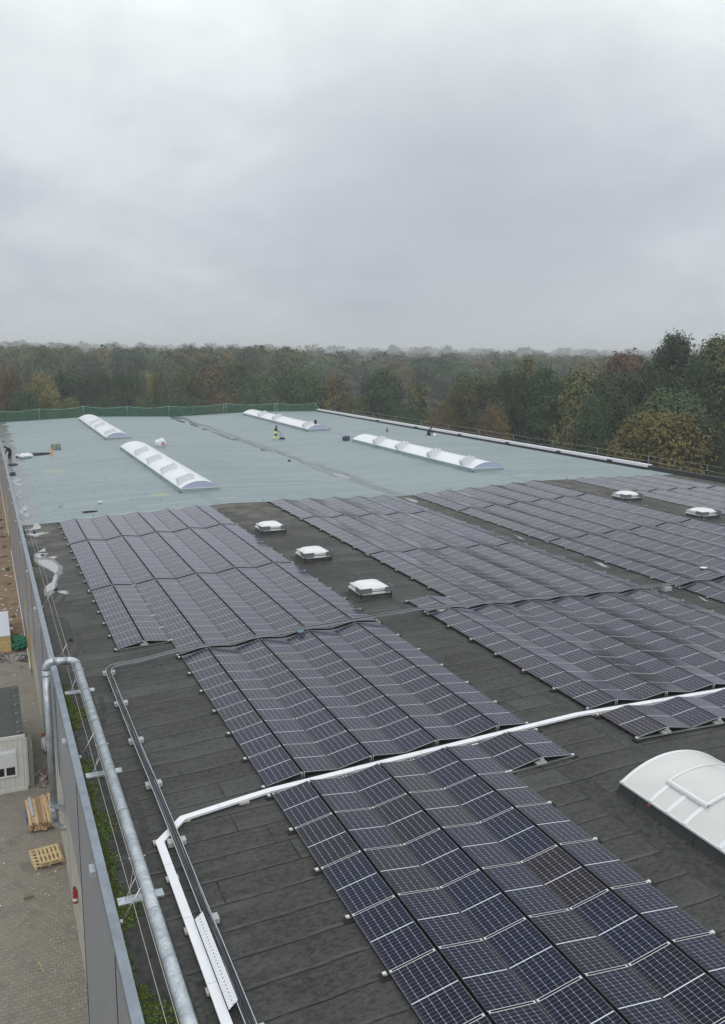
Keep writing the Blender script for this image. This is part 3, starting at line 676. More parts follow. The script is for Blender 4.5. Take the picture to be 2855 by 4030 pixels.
T2 = thing('white_trunking', 'white cable trunking from the lower edge across the roof between the solar arrays', 'cable trunking')
closed_channel(wp, .188, .06, lambda x: rz(x)-.02, M['white'], T2)
# lid joints as thin dark-edged cover strips
CSM = mat('cover_strip', (.60, .61, .63), .4, .2)
for yy in (-1.9, -3.9, -5.9): mb = MB(); mb.box(-3.12, -2.94, yy-.012, yy+.012, rz(-3.03)+.118, rz(-3.03)+.122); mb.build('cover_strip', CSM, T2)
for x in (-1.4, 2.4, 4.4, 6.2, 8.3, 10.4, 12.6): mb = MB(); mb.box(x-.012, x+.012, (.2 if x > 0 else .02)-.09, (.2 if x > 0 else .02)+.09, rz(x)+.118, rz(x)+.123); mb.build('cover_strip', CSM, T2)
G_WB = 'small blocks under the white trunking'
for i, yy in enumerate((-.80, -2.35, -4.2, -6.0, -7.8)):
    slab(-3.03, yy, .27, .17, .055, M['concrete_pink'], 'brownish block under white trunking beside duct, %s from its corner' % ORL[i] if i else 'brownish block under the outer corner of the white trunking', G_WB)
for x, yy, l_ in ((-2.28, -.12, 'brownish block under the inner bend of the white trunking'), (-.75, .03, 'brownish block under trunking just left of nearest array'), (10.3, .2, 'brownish block under trunking midway between the arrays'), (11.8, .2, 'brownish block under trunking before the right-hand array')):
    slab(x, yy, .27, .17, .055, M['concrete_pink'], l_, G_WB)
# loose perforated cover lying between trunking and tray
mb = MB(); xa, xb = -2.93, -2.745
za, zb = rz(-2.9)+.165, rz(-2.7)+.215
L0 = [(xa, -6.72, za), (xb, -6.62, zb), (xb, -3.98, zb), (xa, -4.08, za)]; uvp = [(0, 0), (.19, 0), (.19, 2.65), (0, 2.65)]
mb.quad(L0, 0, uvp); mb.quad([(x, y, z-.003) for x, y, z in reversed(L0)], 0, list(reversed(uvp)))
mb.quad([(xa, -6.72, za), (xa, -4.08, za), (xa-.002, -4.08, za-.012), (xa-.002, -6.72, za-.012)], 0); mb.quad([(xb, -6.62, zb), (xb, -3.98, zb), (xb+.002, -3.98, zb-.02), (xb+.002, -6.62, zb-.02)], 0)
o = mb.build('perforated_plate', M['perf'], uv=True); tag(o, 'loose perforated silver metal plate lying between white trunking and cable tray', 'metal plate')

# ------------------------------------------------------------------ ventilation duct over the parapet
D = thing('ventilation_duct', 'round galvanised duct running along the parapet and down the outer wall', 'duct')
rd = .132
def arc(c, a0, a1, r, ux, uy, n=7): return [tuple(Vector(c)+Vector(ux)*math.cos(a0+(a1-a0)*i/n)*r+Vector(uy)*math.sin(a0+(a1-a0)*i/n)*r) for i in range(n+1)]
zc = .42; xd = -3.72; yd = 10.95; xo = -4.74
mb = MB(); mb.tube([(xd, -14, zc), (xd, yd-.34, zc)], rd, 28); mb.build('duct_pipe', M['galv'], D, smooth=True)
mb = MB(); mb.tube(arc((xd-.30, yd-.34, zc), 0, math.pi/2, .30, (1, 0, 0), (0, 1, .25)), rd+.004, 24); mb.build('elbow', M['galv'], D, smooth=True)
zt = zc+.075
mb = MB(); mb.tube([(xd-.30, yd-.04, zt), (xo+.28, yd-.10, zt+.07)], rd, 24); mb.build('duct_pipe', M['galv'], D, smooth=True)
mb = MB(); mb.tube(arc((xo+.27, yd-.10, zt+.07-.27), math.pi/2, math.pi, .27, (1, 0, 0), (0, 0, 1)), rd+.004, 24); mb.build('elbow', M['galv'], D, smooth=True)
mb = MB(); mb.tube([(xo, yd-.10, zt-.2), (xo, yd-.10, -4.75)], rd-.006, 24); mb.build('duct_pipe', M['galv'], D, smooth=True)
mb = MB(); mb.tube([(xo, yd-.10, -4.78), (xo, yd-.10, -5.45)], rd-.02, 24); mb.build('duct_pipe', M['galv'], D, smooth=True)
mb = MB(); mb.tube(arc((xo+.30, yd-.10, -5.45), math.pi, 1.5*math.pi, .30, (1, 0, 0), (0, 0, 1), 5)+[(-4.36, yd-.10, -5.75)], rd-.016, 18); mb.build('elbow', M['galv'], D, smooth=False)
RS = mat('ring_steel', (.36, .40, .43), .4, .6)
def ring_(a, b, r_): mb = MB(); mb.tube([a, b], r_, 28); mb.build('clamp_ring', RS, D)
for yy in (-9, -5.6, -4.4+.3, -1.5, -.1, 2.35, 3.6, 5.35, 5.9, 7.0, 7.95, 9.7, 10.55): ring_((xd, yy-.012, zc), (xd, yy+.012, zc), rd+(.016 if yy in (2.35, 5.35, 7.95, -.1, 10.55) else .006))
ring_((xd-.31, yd-.04, zt), (xd-.34, yd-.042, zt), rd+.014); ring_((xo+.30, yd-.1, zt+.07), (xo+.33, yd-.1, zt+.07), rd+.014)
for zz in (.12, -2.2, -5.02, -5.42): ring_((xo, yd-.1, zz), (xo, yd-.1, zz-.03), rd+.012)
mb = MB(); mb.box(xo-.17, -4.4, yd-.28, yd+.08, -4.79, -4.75)
for yy in (yd-.28, yd+.07): mb.quad([(xo-.15, yy, -4.79), (-4.4, yy, -4.79), (-4.4, yy, -5.15), (xo+.1, yy, -4.9)])
mb.build('wall_bracket', M['galv'], D)
G_DP = 'galvanised boards carrying the duct'
for i, (yy) in enumerate((9.42, 3.2, -2.72)):
    o = thing('duct_support', ('farthest', 'middle', 'nearest')[i]+' galvanised board with post and braces under the roof duct', 'duct support', (xd, yy, rz(xd)+.01), 0, G_DP)
    mb = MB(); mb.box(-.53, .42, -.13, .13, 0, .045); mb.build('base_board', M['galv'], o)
    mb = MB(); mb.box(-.035, .035, -.02, .02, .045, zc-rd-rz(xd)-.01); mb.box(-.09, .09, -.06, .06, .045, .052); mb.build('post', M['galv'], o)
    mb = MB(); mb.tube([(-.38, 0, .05), (-.13, .05, .5)], .009, 6); mb.tube([(-.32, -.03, .05), (-.12, .45, .46)], .006, 6); mb.build('brace', M['alu'], o, smooth=True)
    mb = MB(); mb.tube([(-.17, .7, .42+.12), (.17, .7, .42+.12)], .006, 6); mb.tube([(-.18, .7, .54), (-.145, .7, .54)], .016, 8); mb.tube([(.145, .7, .54), (.18, .7, .54)], .016, 8); mb.build('threaded_rod', M['alu'], o)

# ------------------------------------------------------------------ edge guard ropes: left and right
def rope_posts(xs_fn, ys, lean, h, label_fn, group, zb):
    out = []
    for i, yy in enumerate(ys):
        x = xs_fn(yy); o = thing('guard_post', label_fn(i), 'guard post', (x, yy, zb(x)), 0, group)
        mb = MB(); mb.tube([(0, 0, 0), (lean, 0, h)], .012, 7); mb.build('rod', M['alu'], o, smooth=True)
        mb = MB(); mb.box(-.03, .03, -.05, .05, -.01, .05); mb.build('foot_clamp', M['galv'], o)
        out.append((x, yy, zb(x)))
    return out
LY = [-10.6, -3.4, 4.4, 12.6, 20.1, 27.6, 35.2, 42.8, 50.4, 58]
PL = rope_posts(lambda y: -4.27, LY, .40, .68, lambda i: ('slim leaning metal rod holding the guard rope at left parapet, %s from foreground' % ORD[i-1]) if i else 'slim leaning metal rod of left guard rope just below the view', 'leaning rods along the left parapet', lambda x: -.12)
def rope(pts, r, sag, label):
    mb = MB(); q = []
    for a, b in zip(pts, pts[1:]):
        for i in range(6): u = i/6; q.append((a[0]+(b[0]-a[0])*u, a[1]+(b[1]-a[1])*u, a[2]+(b[2]-a[2])*u-sag*4*u*(1-u)))
    q.append(pts[-1]); mb.tube(q, r, 5); o = mb.build('guard_rope', mat('rope', (.42, .40, .35), .9), smooth=True); tag(o, label, 'rope'); return o
rope([(x+.365, y, z+.68) for x, y, z in PL], .007, .02, 'upper thin beige guard rope inside the left parapet')
rope([(x+.24, y, z+.42) for x, y, z in PL], .007, .03, 'lower thin beige guard rope closest to left parapet')
RY = [109, 101.5, 94, 86.5, 79.2, 72, 64.8, 57.5, 50.3, 43.2, 36.2, 29]
PR = rope_posts(lambda y: xr(y)+.1, RY, -.25, 1.15, lambda i: 'leaning grey rod on the right parapet, %s from the front right' % ORL[len(RY)-1-i], 'leaning rods along the right parapet', lambda x: .72)
rope([(x-.25, y, z+1.13) for x, y, z in PR], .012, .06, 'upper guard rope strung along the right parapet')
rope([(x-.13, y, z+.62) for x, y, z in PR], .012, .06, 'lower guard rope strung along the right parapet')

# ------------------------------------------------------------------ barrel skylights
def poly_mat():
    m = mat('opal_polycarbonate', (.78, .79, .84), .32, 0, .45, None, .03, .9); return m
M['poly'] = poly_mat(); M['poly_warm'] = mat('opal_polycarbonate_aged', (.62, .615, .59), .3, 0, .45, None, .05, 1.0, ((.42, .38, .34), .9, .62, .5)); M['gable'] = mat('gable_pane', (.42, .45, .60), .35, 0, .5)
M['ribs'] = mat('rib_metal', (.78, .79, .80), .4, .3); M['curb_blue'] = mat('curb_blue', (.22, .285, .29), .7, 0, .3, None, .12, 2); M['curb_dark'] = mat('curb_dark', (.038, .040, .040), .8, 0, .3, (.3, 60, .004), .15, 2.5)
def prof_pts(w, rise, n=20):
    R0 = (w*w/4+rise*rise)/(2*rise); a0 = math.asin(w/2/R0); return [(w/2+R0*math.sin(-a0+2*a0*i/n), R0*math.cos(-a0+2*a0*i/n)-R0*math.cos(a0)) for i in range(n+1)]
def barrel(x0, y0, w, ln, curb, rise, zroof, label, mats, ribs, vents, flare=.18, group=None):
    o = thing('barrel_skylight', label, 'skylight', (x0, y0, zroof), 0, group); pcurb, pshell, pgab = mats
    pr = prof_pts(w, rise)
    mb = MB()   # curb with flared flashing
    for (xa, xb, ya, yb, nx, ny) in ((0, w, 0, 0, 0, -1), (w, w, 0, ln, 1, 0), (w, 0, ln, ln, 0, 1), (0, 0, ln, 0, -1, 0)):
        fx0, fx1 = xa+(flare if xa else -flare), xb+(flare if xb else -flare); fy0, fy1 = ya+(flare if ya else -flare), yb+(flare if yb else -flare)
        mb.quad([(fx0, fy0, -.12), (fx1, fy1, -.25), (fx1*.5+xb*.5, fy1*.5+yb*.5, .04), (fx0*.5+xa*.5, fy0*.5+ya*.5, .04)])
        mb.quad([(fx0*.5+xa*.5, fy0*.5+ya*.5, .04), (fx1*.5+xb*.5, fy1*.5+yb*.5, .04), (xb+(.03 if xb else -.03)*0, yb, curb), (xa, ya, curb)])
    mb.build('curb', pcurb, o)
    mb = MB(); e = .03
    for a, b_, c, d_ in ((-e, w+e, -e, .03), (-e, w+e, ln-.03, ln+e), (-e, .03, .03, ln-.03), (w-.03, w+e, .03, ln-.03)): mb.box(a, b_, c, d_, curb, curb+.05)
    mb.build('edge_frame', M['ribs'], o)
    mb = MB()
    for (xa, za), (xb, zb) in zip(pr, pr[1:]): mb.quad([(xa, 0, curb+.05+za), (xb, 0, curb+.05+zb), (xb, ln, curb+.05+zb), (xa, ln, curb+.05+za)])
    mb.build('vault', pshell, o, smooth=True)
    for yy in (.012, ln-.012):
        mb = MB(); pts = [(x, yy, curb+.045+z) for x, z in pr]; mb.v += pts; f = tuple(range(len(pts))); mb.f.append(f if yy < 1 else tuple(reversed(f))); mb.m.append(0); mb.uv.append([(0, 0)]*len(pts)); mb.build('gable', pgab, o)
    ys = [ribs[0]+i*ribs[1] for i in range(int((ln-ribs[0])/ribs[1])+1)] if isinstance(ribs, tuple) else ribs
    for yy in ys:
        yy = min(max(yy, .03), ln-.03); mb = MB()
        for (xa, za), (xb, zb) in zip(pr, pr[1:]):
            nx, nz = -(zb-za), (xb-xa); l_ = math.hypot(nx, nz); nx, nz = nx/l_*.012, nz/l_*.012; hw = ribs_w
            A = [(xa+nx, yy-hw, curb+.05+za+nz), (xb+nx, yy-hw, curb+.05+zb+nz), (xb+nx, yy+hw, curb+.05+zb+nz), (xa+nx, yy+hw, curb+.05+za+nz)]
            mb.quad(A); mb.quad([A[0], A[1], (xb, yy-hw, curb+.05+zb), (xa, yy-hw, curb+.05+za)]); mb.quad([A[3], A[2], (xb, yy+hw, curb+.05+zb), (xa, yy+hw, curb+.05+za)])
        mb.build('rib', M['ribs'], o)
    mb = MB()
    for yy in (.5, ln*.25, ln*.5, ln*.75, ln-.6):
        mb.tube([(-flare-.03, yy, -.1), (-.03, yy, curb-.03)], .012, 5)
    mb.box(-.1, .06, -.09, .0, -.02, .09) if ln > 5 and pcurb is M['curb_blue'] else None
    mb.box(w-.02, w+.1, -.07, .0, -.02, .1) if pcurb is M['curb_blue'] else None
    mb.build('corner_flashing', M['flash'], o)
    for (vy, vx) in vents:
        v = MB(); bz = 0; L_, H_, D_ = 1.35, .40, .62; t_ = .012
        k0 = min(range(len(pr)), key=lambda q: abs(pr[q][0]-max(vx, .12))); k1 = min(range(len(pr)), key=lambda q: abs(pr[q][0]-(vx+1.3)))
        VM = Matrix.Translation((vx, vy, curb+.06+pr[k0][1])) @ Matrix.Rotation(-math.atan2(pr[k1][1]-pr[k0][1], pr[k1][0]-pr[k0][0]), 4, 'Y')
        v.box(0, L_, 0, t_, bz, bz+H_, 0, VM); v.box(0, L_-.05, D_, D_+t_, bz, bz+H_+.05, 0, VM); v.box(0, t_, t_, D_, bz, bz+H_-.03, 0, VM)
        vo = v.build('vent_baffle', mat('baffle_grey', (.74, .74, .77), .45, .2), o)
        s_ = MB()
        for k in (.0, .56, .97): s_.box(k*L_, k*L_+.05, -.012, -.001, bz, bz+H_, 0, VM)
        s_.box(0, L_, -.015, .02, bz+H_, bz+H_+.02, 0, VM); s_.build('baffle_edge', M['ribs'], vo)
    return o
ribs_w = .035
mB = (M['curb_blue'], M['poly'], M['gable'])
G_BS = 'white barrel skylights on the blue-grey roof'
def rib_list(ln, n): return [ln*i/n for i in range(n+1)]
barrel(7.25, 88.0, 2.95, 31, .28, .52, rz(7.6)+.0, 'white barrel skylight at far left of the blue roof, three vent boxes', mB, rib_list(31, 28), [(.8+16.4-16.2, .15), (9.6+1.5, .15), (16.5, .15)], .15, G_BS)
barrel(7.45, 46.2, 3.0, 31.2, .28, .52, rz(7.6)+.0, 'large white barrel skylight left of centre with four vent boxes and bluish end', mB, rib_list(31.2, 28), [(1.2, .1), (7.6, .1), (14.6, .1), (21.3, .1)], .15, G_BS)
barrel(33.15, 88.3, 3.1, 31, .28, .52, rz(33.6)+.03, 'white barrel skylight by green netting with a dark bag on its end', mB, rib_list(31, 28), [(1.0, -.1), (14.2, -.1), (21.4, -.1)], .15, G_BS)
barrel(33.75, 46.8, 3.15, 27.6, .28, .52, rz(34)+.03, 'long white barrel skylight right of centre with four vent boxes', mB, rib_list(27.6, 26), [(1.2, -.3), (7.6, -.3), (14.7, -.3), (20.4, -.3)], .15, G_BS)
ribs_w = .05
NB = barrel(7.97, -14.0, 3.15, 10.18, .24, .50, .40, 'cream arched skylight with raised hatch at the lower right', (M['curb_dark'], M['poly_warm'], M['poly_warm']), [10.13, 9.12, 8.56, 8.01, 6.96, 5.9], [], .12)
# raised vent flap on the near skylight
pr = prof_pts(3.15, .50, 20)[4:17]
mb = MB(); fr = MB(); yA, yB_ = 7.98, 9.14; hz = .24+.05+.075
for (xa, za), (xb, zb) in zip(pr, pr[1:]):
    mb.quad([(xa, yA, hz+za), (xb, yA, hz+zb), (xb, yB_, hz+zb), (xa, yB_, hz+za)])
    for yy, dy in ((yB_, .06), (yA, -.06)): fr.quad([(xa, yy, hz+za+.008), (xb, yy, hz+zb+.008), (xb, yy+dy, hz+zb+.008), (xa, yy+dy, hz+za+.008)]); fr.quad([(xa, yy+dy, hz+za+.008), (xb, yy+dy, hz+zb+.008), (xb, yy+dy, hz+zb-.06), (xa, yy+dy, hz+za-.06)])
x0_, z0_ = pr[0]; fr.box(x0_-.05, x0_+.03, yA-.06, yB_+.06, hz+z0_-.04, hz+z0_+.015); fr.box(x0_-.075, x0_-.05, yA-.05, yB_+.05, hz+z0_-.08, hz+z0_-.01)
mb.build('hatch_flap', M['poly_warm'], NB, smooth=True); fr.build('hatch_frame', M['ribs'], NB)
mb = MB(); mb.box(x0_-.02, x0_+.02, yA-.02, yB_+.02, hz+z0_-.075, hz+z0_-.041); mb.build('hatch_upstand', M['flash'], NB)
mb = MB(); mb.tube(arc((-.05, 9.12, .2), 0, 2*math.pi, .028, (0, 1, 0), (.3, 0, .95), 10), .011, 6); mb.build('red_ring', mat('red_plastic', (.5, .04, .05), .5), NB)

# small dome skylights
def dome(x, y, label):
    o = thing('dome_skylight', label, 'skylight', (x, y, rz(x+.7)), 0, 'small square dome skylights on the dark roof'); w = 1.32
    mb = MB(); fl_ = .28
    c0 = [(-fl_, -fl_, -.03), (w+fl_, -fl_, -.03), (w+fl_, w+fl_, -.03), (-fl_, w+fl_, -.03)]; c1 = [(.04, .04, .27), (w-.04, .04, .27), (w-.04, w-.04, .27), (.04, w-.04, .27)]; cm_ = [(-.1, -.1, .02), (w+.1, -.1, .02), (w+.1, w+.1, .02), (-.1, w+.1, .02)]
    for k in range(4): k2 = (k+1) % 4; mb.quad([c0[k], c0[k2], cm_[k2], cm_[k]]); mb.quad([cm_[k], cm_[k2], c1[k2], c1[k]])
    mb.build('curb', M['patch'], o)
    mb = MB(); mb.box(-.08, w+.08, -.08, w+.08, .22, .29); mb.box(-.02, w+.02, -.02, w+.02, .35, .39); mb.box(-.03, w+.03, -.03, w+.03, .41, .45); mb.box(.02, w-.02, .02, w-.02, .33, .41); mb.build('frame', M['white_dome'], o)
    mb = MB(); n = 10; vs = {}
    for i in range(n+1):
        for j in range(n+1):
            u, v = i/n*2-1, j/n*2-1; z = .455+.17*(max(0, 1-u**4)*max(0, 1-v**4))**.7; vs[i, j] = len(mb.v); mb.v.append((w/2+u*(w/2-.03), w/2+v*(w/2-.03), z))
    for i in range(n):
        for j in range(n): mb.f.append((vs[i, j], vs[i+1, j], vs[i+1, j+1], vs[i, j+1])); mb.m.append(0); mb.uv.append([(0, 0)]*4)
    mb.build('dome', M['opal'], o, smooth=True)
    for (a, b_, c, d_) in ((-.14, -.125, -.13, .42), (-.14, .42, -.145, -.13), (w-.25, w+.16, -.145, -.13), (w+.145, w+.16, -.13, .5)):
        mb = MB(); mb.box(a, b_, c, d_, .30, .52); mb.build('wind_deflector', M['alu_grey'], o)
    mb = MB()
    for q in ((-.1, -.1), (w+.04, -.1), (w+.04, w)): mb.box(q[0], q[0]+.06, q[1], q[1]+.06, .05, .28)
    mb.build('corner_bracket', M['flash'], o)
    return o
M['white_dome'] = mat('dome_frame_white', (.74, .74, .72), .5, 0, .4, None, .06, 4, ((.42, .4, .36), 5, .6, .6)); M['opal'] = mat('opal_acrylic', (.74, .75, .74), .25, 0, .5, None, .04, 2); M['alu_grey'] = mat('deflector_grey', (.15, .165, .185), .5, .1, var=.1)
dome(8.68, 14.15, 'white dome skylight nearest the black cable tray, on the left ridge'); dome(8.68, 21.45, 'middle white dome skylight of three on the left ridge'); dome(8.66, 28.85, 'farthest white dome skylight of three, near blue roof')
dome(36.05, 21.9, 'white dome skylight at the right edge of the picture'); dome(36.0, 29.2, 'white dome skylight between right arrays, nearer to the barrel skylight')

# ------------------------------------------------------------------ puddles, moss
def blob(cx_, cy_, rx, ry, seed, n=36, rag=.35):
    r = random.Random(seed); ph = [r.uniform(0, 6.28) for _ in range(6)]
    out = []
    for i in range(n):
        a = 2*math.pi*i/n; k = 1+rag*(.5*math.sin(2*a+ph[0])+.35*math.sin(3*a+ph[1])+.25*math.sin(5*a+ph[2])+.2*math.sin(9*a+ph[3])+.1*math.sin(14*a+ph[4])); out.append((cx_+math.cos(a)*rx*k, cy_+math.sin(a)*ry*k))
    return out
def flat(name, outlines, m, dz):
    mb = MB()
    for pts in outlines:
        n = len(mb.v); mb.v += [(x, y, rz(x)+dz) for x, y in pts]; mb.f.append(tuple(range(n, n+len(pts)))); mb.m.append(0); mb.uv.append([(0, 0)]*len(pts))
    return mb.build(name, m)
PUD = [[(-3.57, 39.79),(-3.44, 40.32),(-3.29, 39.94),(-3.22, 39.42),(-3.18, 39.01),(-3.26, 38.21),(-3.53, 38.07),(-3.96, 38.19),(-4.20, 38.04),(-4.22, 38.32),(-3.81, 38.49),(-3.66, 38.88)],
[(-4.18, 36.95),(-3.88, 37.07),(-3.64, 36.77),(-3.43, 37.02),(-3.08, 36.84),(-3.14, 36.51),(-3.47, 36.33),(-3.65, 35.99),(-3.92, 36.47)],
[(-3.78, 31.60),(-3.55, 32.08),(-3.40, 32.46),(-3.43, 31.57)],
[(-3.96, 31.04),(-3.78, 31.16),(-3.44, 30.99),(-3.50, 30.59),(-3.64, 30.10),(-3.85, 30.06),(-3.97, 30.47)],
[(-3.93, 29.56),(-3.60, 29.46),(-3.23, 29.07),(-3.17, 28.64),(-3.02, 27.65),(-3.12, 26.57),(-3.30, 26.17),(-3.40, 26.71),(-3.54, 27.40),(-3.79, 28.16),(-3.92, 28.88)],
[(-3.35, 25.96),(-3.21, 25.83),(-3.30, 25.11),(-3.44, 24.05),(-3.59, 23.05),(-3.92, 22.69),(-3.91, 23.53),(-3.79, 24.12),(-3.56, 24.45),(-3.45, 25.30)],
[(-3.34, 29.95),(-3.09, 30.11),(-2.93, 29.89),(-3.08, 29.54),(-3.29, 29.72)],
[(-3.46, 22.52),(-3.17, 22.59),(-3.04, 22.37),(-3.10, 21.99),(-3.24, 22.11)],
[(-4.24, 60.17),(-3.62, 61.99),(-3.36, 60.61),(-3.63, 59.85),(-3.91, 59.55),(-3.37, 58.53),(-3.41, 57.69),(-3.61, 57.52),(-3.58, 56.39),(-3.78, 57.05),(-4.08, 58.19)],
[(-4.18, 53.29),(-3.71, 54.19),(-3.70, 53.55),(-4.07, 52.49),(-3.87, 51.41),(-3.74, 50.39),(-4.05, 51.15),(-4.19, 52.06)],
[(-4.23, 45.19),(-3.89, 47.13),(-3.62, 47.35),(-3.69, 45.37),(-3.95, 45.04),(-4.03, 44.86),(-3.67, 44.00),(-3.63, 43.32),(-3.78, 42.54),(-3.97, 42.96),(-4.15, 43.81)],
[(-4.02, 68.25),(-3.70, 68.81),(-3.60, 68.02),(-3.93, 67.14)],
[(-4.02, 65.80),(-3.65, 65.43),(-3.77, 64.49),(-4.08, 65.15)],
[(-4.29, 96.13),(-3.90, 96.21),(-3.90, 94.09),(-4.12, 93.93)],
[(-4.14, 103.18),(-3.84, 103.01),(-3.95, 101.04),(-4.23, 101.54)],
[(22.00, 108.66),(22.81, 107.83),(22.42, 104.67),(21.62, 105.48)],
[(22.28, 102.02),(22.48, 100.18),(21.90, 98.42),(21.68, 99.50)],
[(22.39, 86.80),(22.70, 85.32),(22.72, 83.34),(22.13, 84.80)],
[(22.41, 74.39),(22.65, 73.89),(22.48, 72.52),(21.85, 72.15)],
[(23.05, 54.03),(23.38, 52.38),(23.41, 49.85),(22.67, 49.62),(22.39, 51.56)],
[(22.07, 50.74),(22.44, 50.09),(22.10, 48.75),(21.84, 49.64)],
[(23.00, 39.07),(23.36, 38.64),(23.45, 37.52),(22.93, 36.68),(22.84, 37.42)],
[(23.41, 24.28),(23.32, 23.37),(23.24, 23.16),(23.13, 23.43)],
[(23.53, 16.85),(23.69, 16.53),(23.53, 15.82),(23.35, 15.85)],
[(23.80, 9.64),(23.63, 9.04),(23.61, 8.79),(23.52, 9.02)]]
def rag(pl, seed, amp):
    r = random.Random(seed); out = []
    for (a, b) in zip(pl, pl[1:]+pl[:1]):
        for i in range(4): u = i/4; out.append((a[0]+(b[0]-a[0])*u+(r.uniform(-amp, amp)*.35 if i else 0), a[1]+(b[1]-a[1])*u+(r.uniform(-amp, amp) if i else 0)))
    return out
M['damp'] = mat('damp_roof', (.055, .058, .056), .16, 0, .6, (.15, 30, .003), .25, 2)
tag(flat('puddle', [rag(p, i, .05 if p[0][1] < 45 else .12) for i, p in enumerate(PUD)], M['water'], .016), kind='structure')
M['damp_blue'] = mat('damp_blue_roof', (.125, .15, .152), .2, 0, .5, None, .25, 1.5)
rv = random.Random(77); vb = []
yy = 42.5
while yy < 121:
    ln_ = rv.uniform(2.2, 5.5)*(1+yy/120); xc = 22.75+.25*math.sin(yy*.21)-(.5 if yy > 80 else 0); vb.append(blob(xc+rv.uniform(-.25, .25), yy+ln_/2, rv.uniform(.14, .5), ln_/2, int(yy*10), 30, .55)); yy += ln_*rv.uniform(.75, 1.35)
tag(flat('wet_roof', vb, M['damp_blue'], .009), kind='structure')
def grow(pl, k):
    cx_ = sum(p[0] for p in pl)/len(pl); cy_ = sum(p[1] for p in pl)/len(pl); return [(cx_+(x-cx_)*k+.02, cy_+(y-cy_)*k) for x, y in pl]
tag(flat('wet_roof', [rag(grow(p, 1.45), 90+i, .12) for i, p in enumerate(PUD) if p[0][1] < 38], M['damp'], .012), kind='structure')
# moss: tufts of tiny blades in patches by the parapet
mossc = leafmat('moss_green', (.03, .05, .010), (.075, .12, .02), (.15, .18, .04))
def moss():
    r = random.Random(5); vs, fs, ti = [], [], []
    pts = []
    for (y0, y1, wd, dens) in ((8.9, 10.3, .35, 900), (6.4, 8.8, .52, 2600), (3.6, 5.9, .16, 260), (3.3, 4.3, .3, 500), (-.6, 2.9, .42, 3000), (-3.6, -.6, .42, 3000), (-5.6, -3.6, .12, 500), (-9, -5.3, .55, 4200), (27.6, 30.2, .22, 800), (24, 27, .12, 300), (35.5, 38.5, .25, 500), (18, 22, .08, 160)):
        for _ in range(dens):
            y = r.uniform(y0, y1); k = .55+.45*math.sin(y*2.7)*math.sin(y*.9+1); x = -4.32+wd*abs(r.gauss(0, .55))*k
            if math.sin(x*31+y*9)*math.sin(y*23-x*17) > .35: continue
            pts.append((x, y))
    for x, y in pts:
        s = r.uniform(.008, .022); h = r.uniform(.012, .05); a = r.uniform(0, 6.28); z = rz(x)+.012; n = len(vs); ca, sa = math.cos(a)*s, math.sin(a)*s; t_ = r.random()
        vs += [(x-ca, y-sa, z), (x+ca, y+sa, z), (x+ca*.6-sa, y+sa*.6+ca, z+h), (x-ca*.6-sa, y-sa*.6+ca, z+h)]; fs.append((n, n+1, n+2, n+3)); ti += [t_]*4
        n = len(vs); vs += [(x-s*1.3, y-s, z+h*.4), (x+s, y-s*1.2, z+h*.35), (x+s*1.2, y+s, z+h*.5), (x-s, y+s*1.3, z+h*.45)]; fs.append((n, n+1, n+2, n+3)); ti += [t_]*4
    me = bpy.data.meshes.new('moss'); me.from_pydata(vs, [], fs); me.materials.append(mossc); at = me.attributes.new('tint', 'FLOAT', 'POINT'); at.data.foreach_set('value', ti)
    tag(link('moss', me), 'green moss growing along the inside of the left parapet', 'moss', kind='stuff')
moss()
# roof drains
for i, (x, y) in enumerate(((-3.55, 15.0), (-3.62, 30.6), (-3.5, 22.9), (-3.7, 37.1))):
    o = thing('roof_drain', ('black roof drain below the guard ropes, nearest the duct elbow', 'black roof drain in the big puddle by the left parapet', 'black roof drain at the lower end of the long puddle', 'black roof drain in the puddle next to the blue roof')[i], 'roof drain', (x, y, rz(x)), 0, 'black roof drains beside the left parapet')
    mb = MB(); mb.tube([(0, 0, .0), (0, 0, .02)], .13, 14); mb.build('flange', M['flash'], o)
    mb = MB(); mb.tube([(0, 0, .02), (0, 0, .07), (0, 0, .09)], [.08, .07, .03], 10); mb.build('grate', M['black'], o)

# ------------------------------------------------------------------ safety net at the far edge
NT = thing('safety_net', 'green safety netting on posts along the far edge of the blue roof', 'safety net')
def netmat():
    m = bpy.data.materials.new('green_net'); m.use_nodes = True; t = m.node_tree; b = t.nodes['Principled BSDF']; b.inputs['Base Color'].default_value = (.018, .105, .06, 1); b.inputs['Roughness'].default_value = .8
    tr = N(t, 'ShaderNodeBsdfTransparent'); mx = N(t, 'ShaderNodeMixShader'); g = N(t, 'ShaderNodeNewGeometry'); f = noise(t, g.outputs['Position'], .7, 3, .6)
    t.links.new(ramp(t, f, [(.3, .5), (.7, .74)]), mx.inputs[0]); t.links.new(tr.outputs[0], mx.inputs[1]); t.links.new(b.outputs[0], mx.inputs[2]); t.links.new(mx.outputs[0], t.nodes['Material Output'].inputs[0]); return m
posts = [(-12, .3), (-4.9, 1.65), (1.98, 1.82), (8.61, 2.1), (15.35, 1.96), (22.07, 1.85), (31.77, 2.15), (40.78, 2.08), (47.9, 1.98)]
mb = MB(); rp = []; m2 = MB()
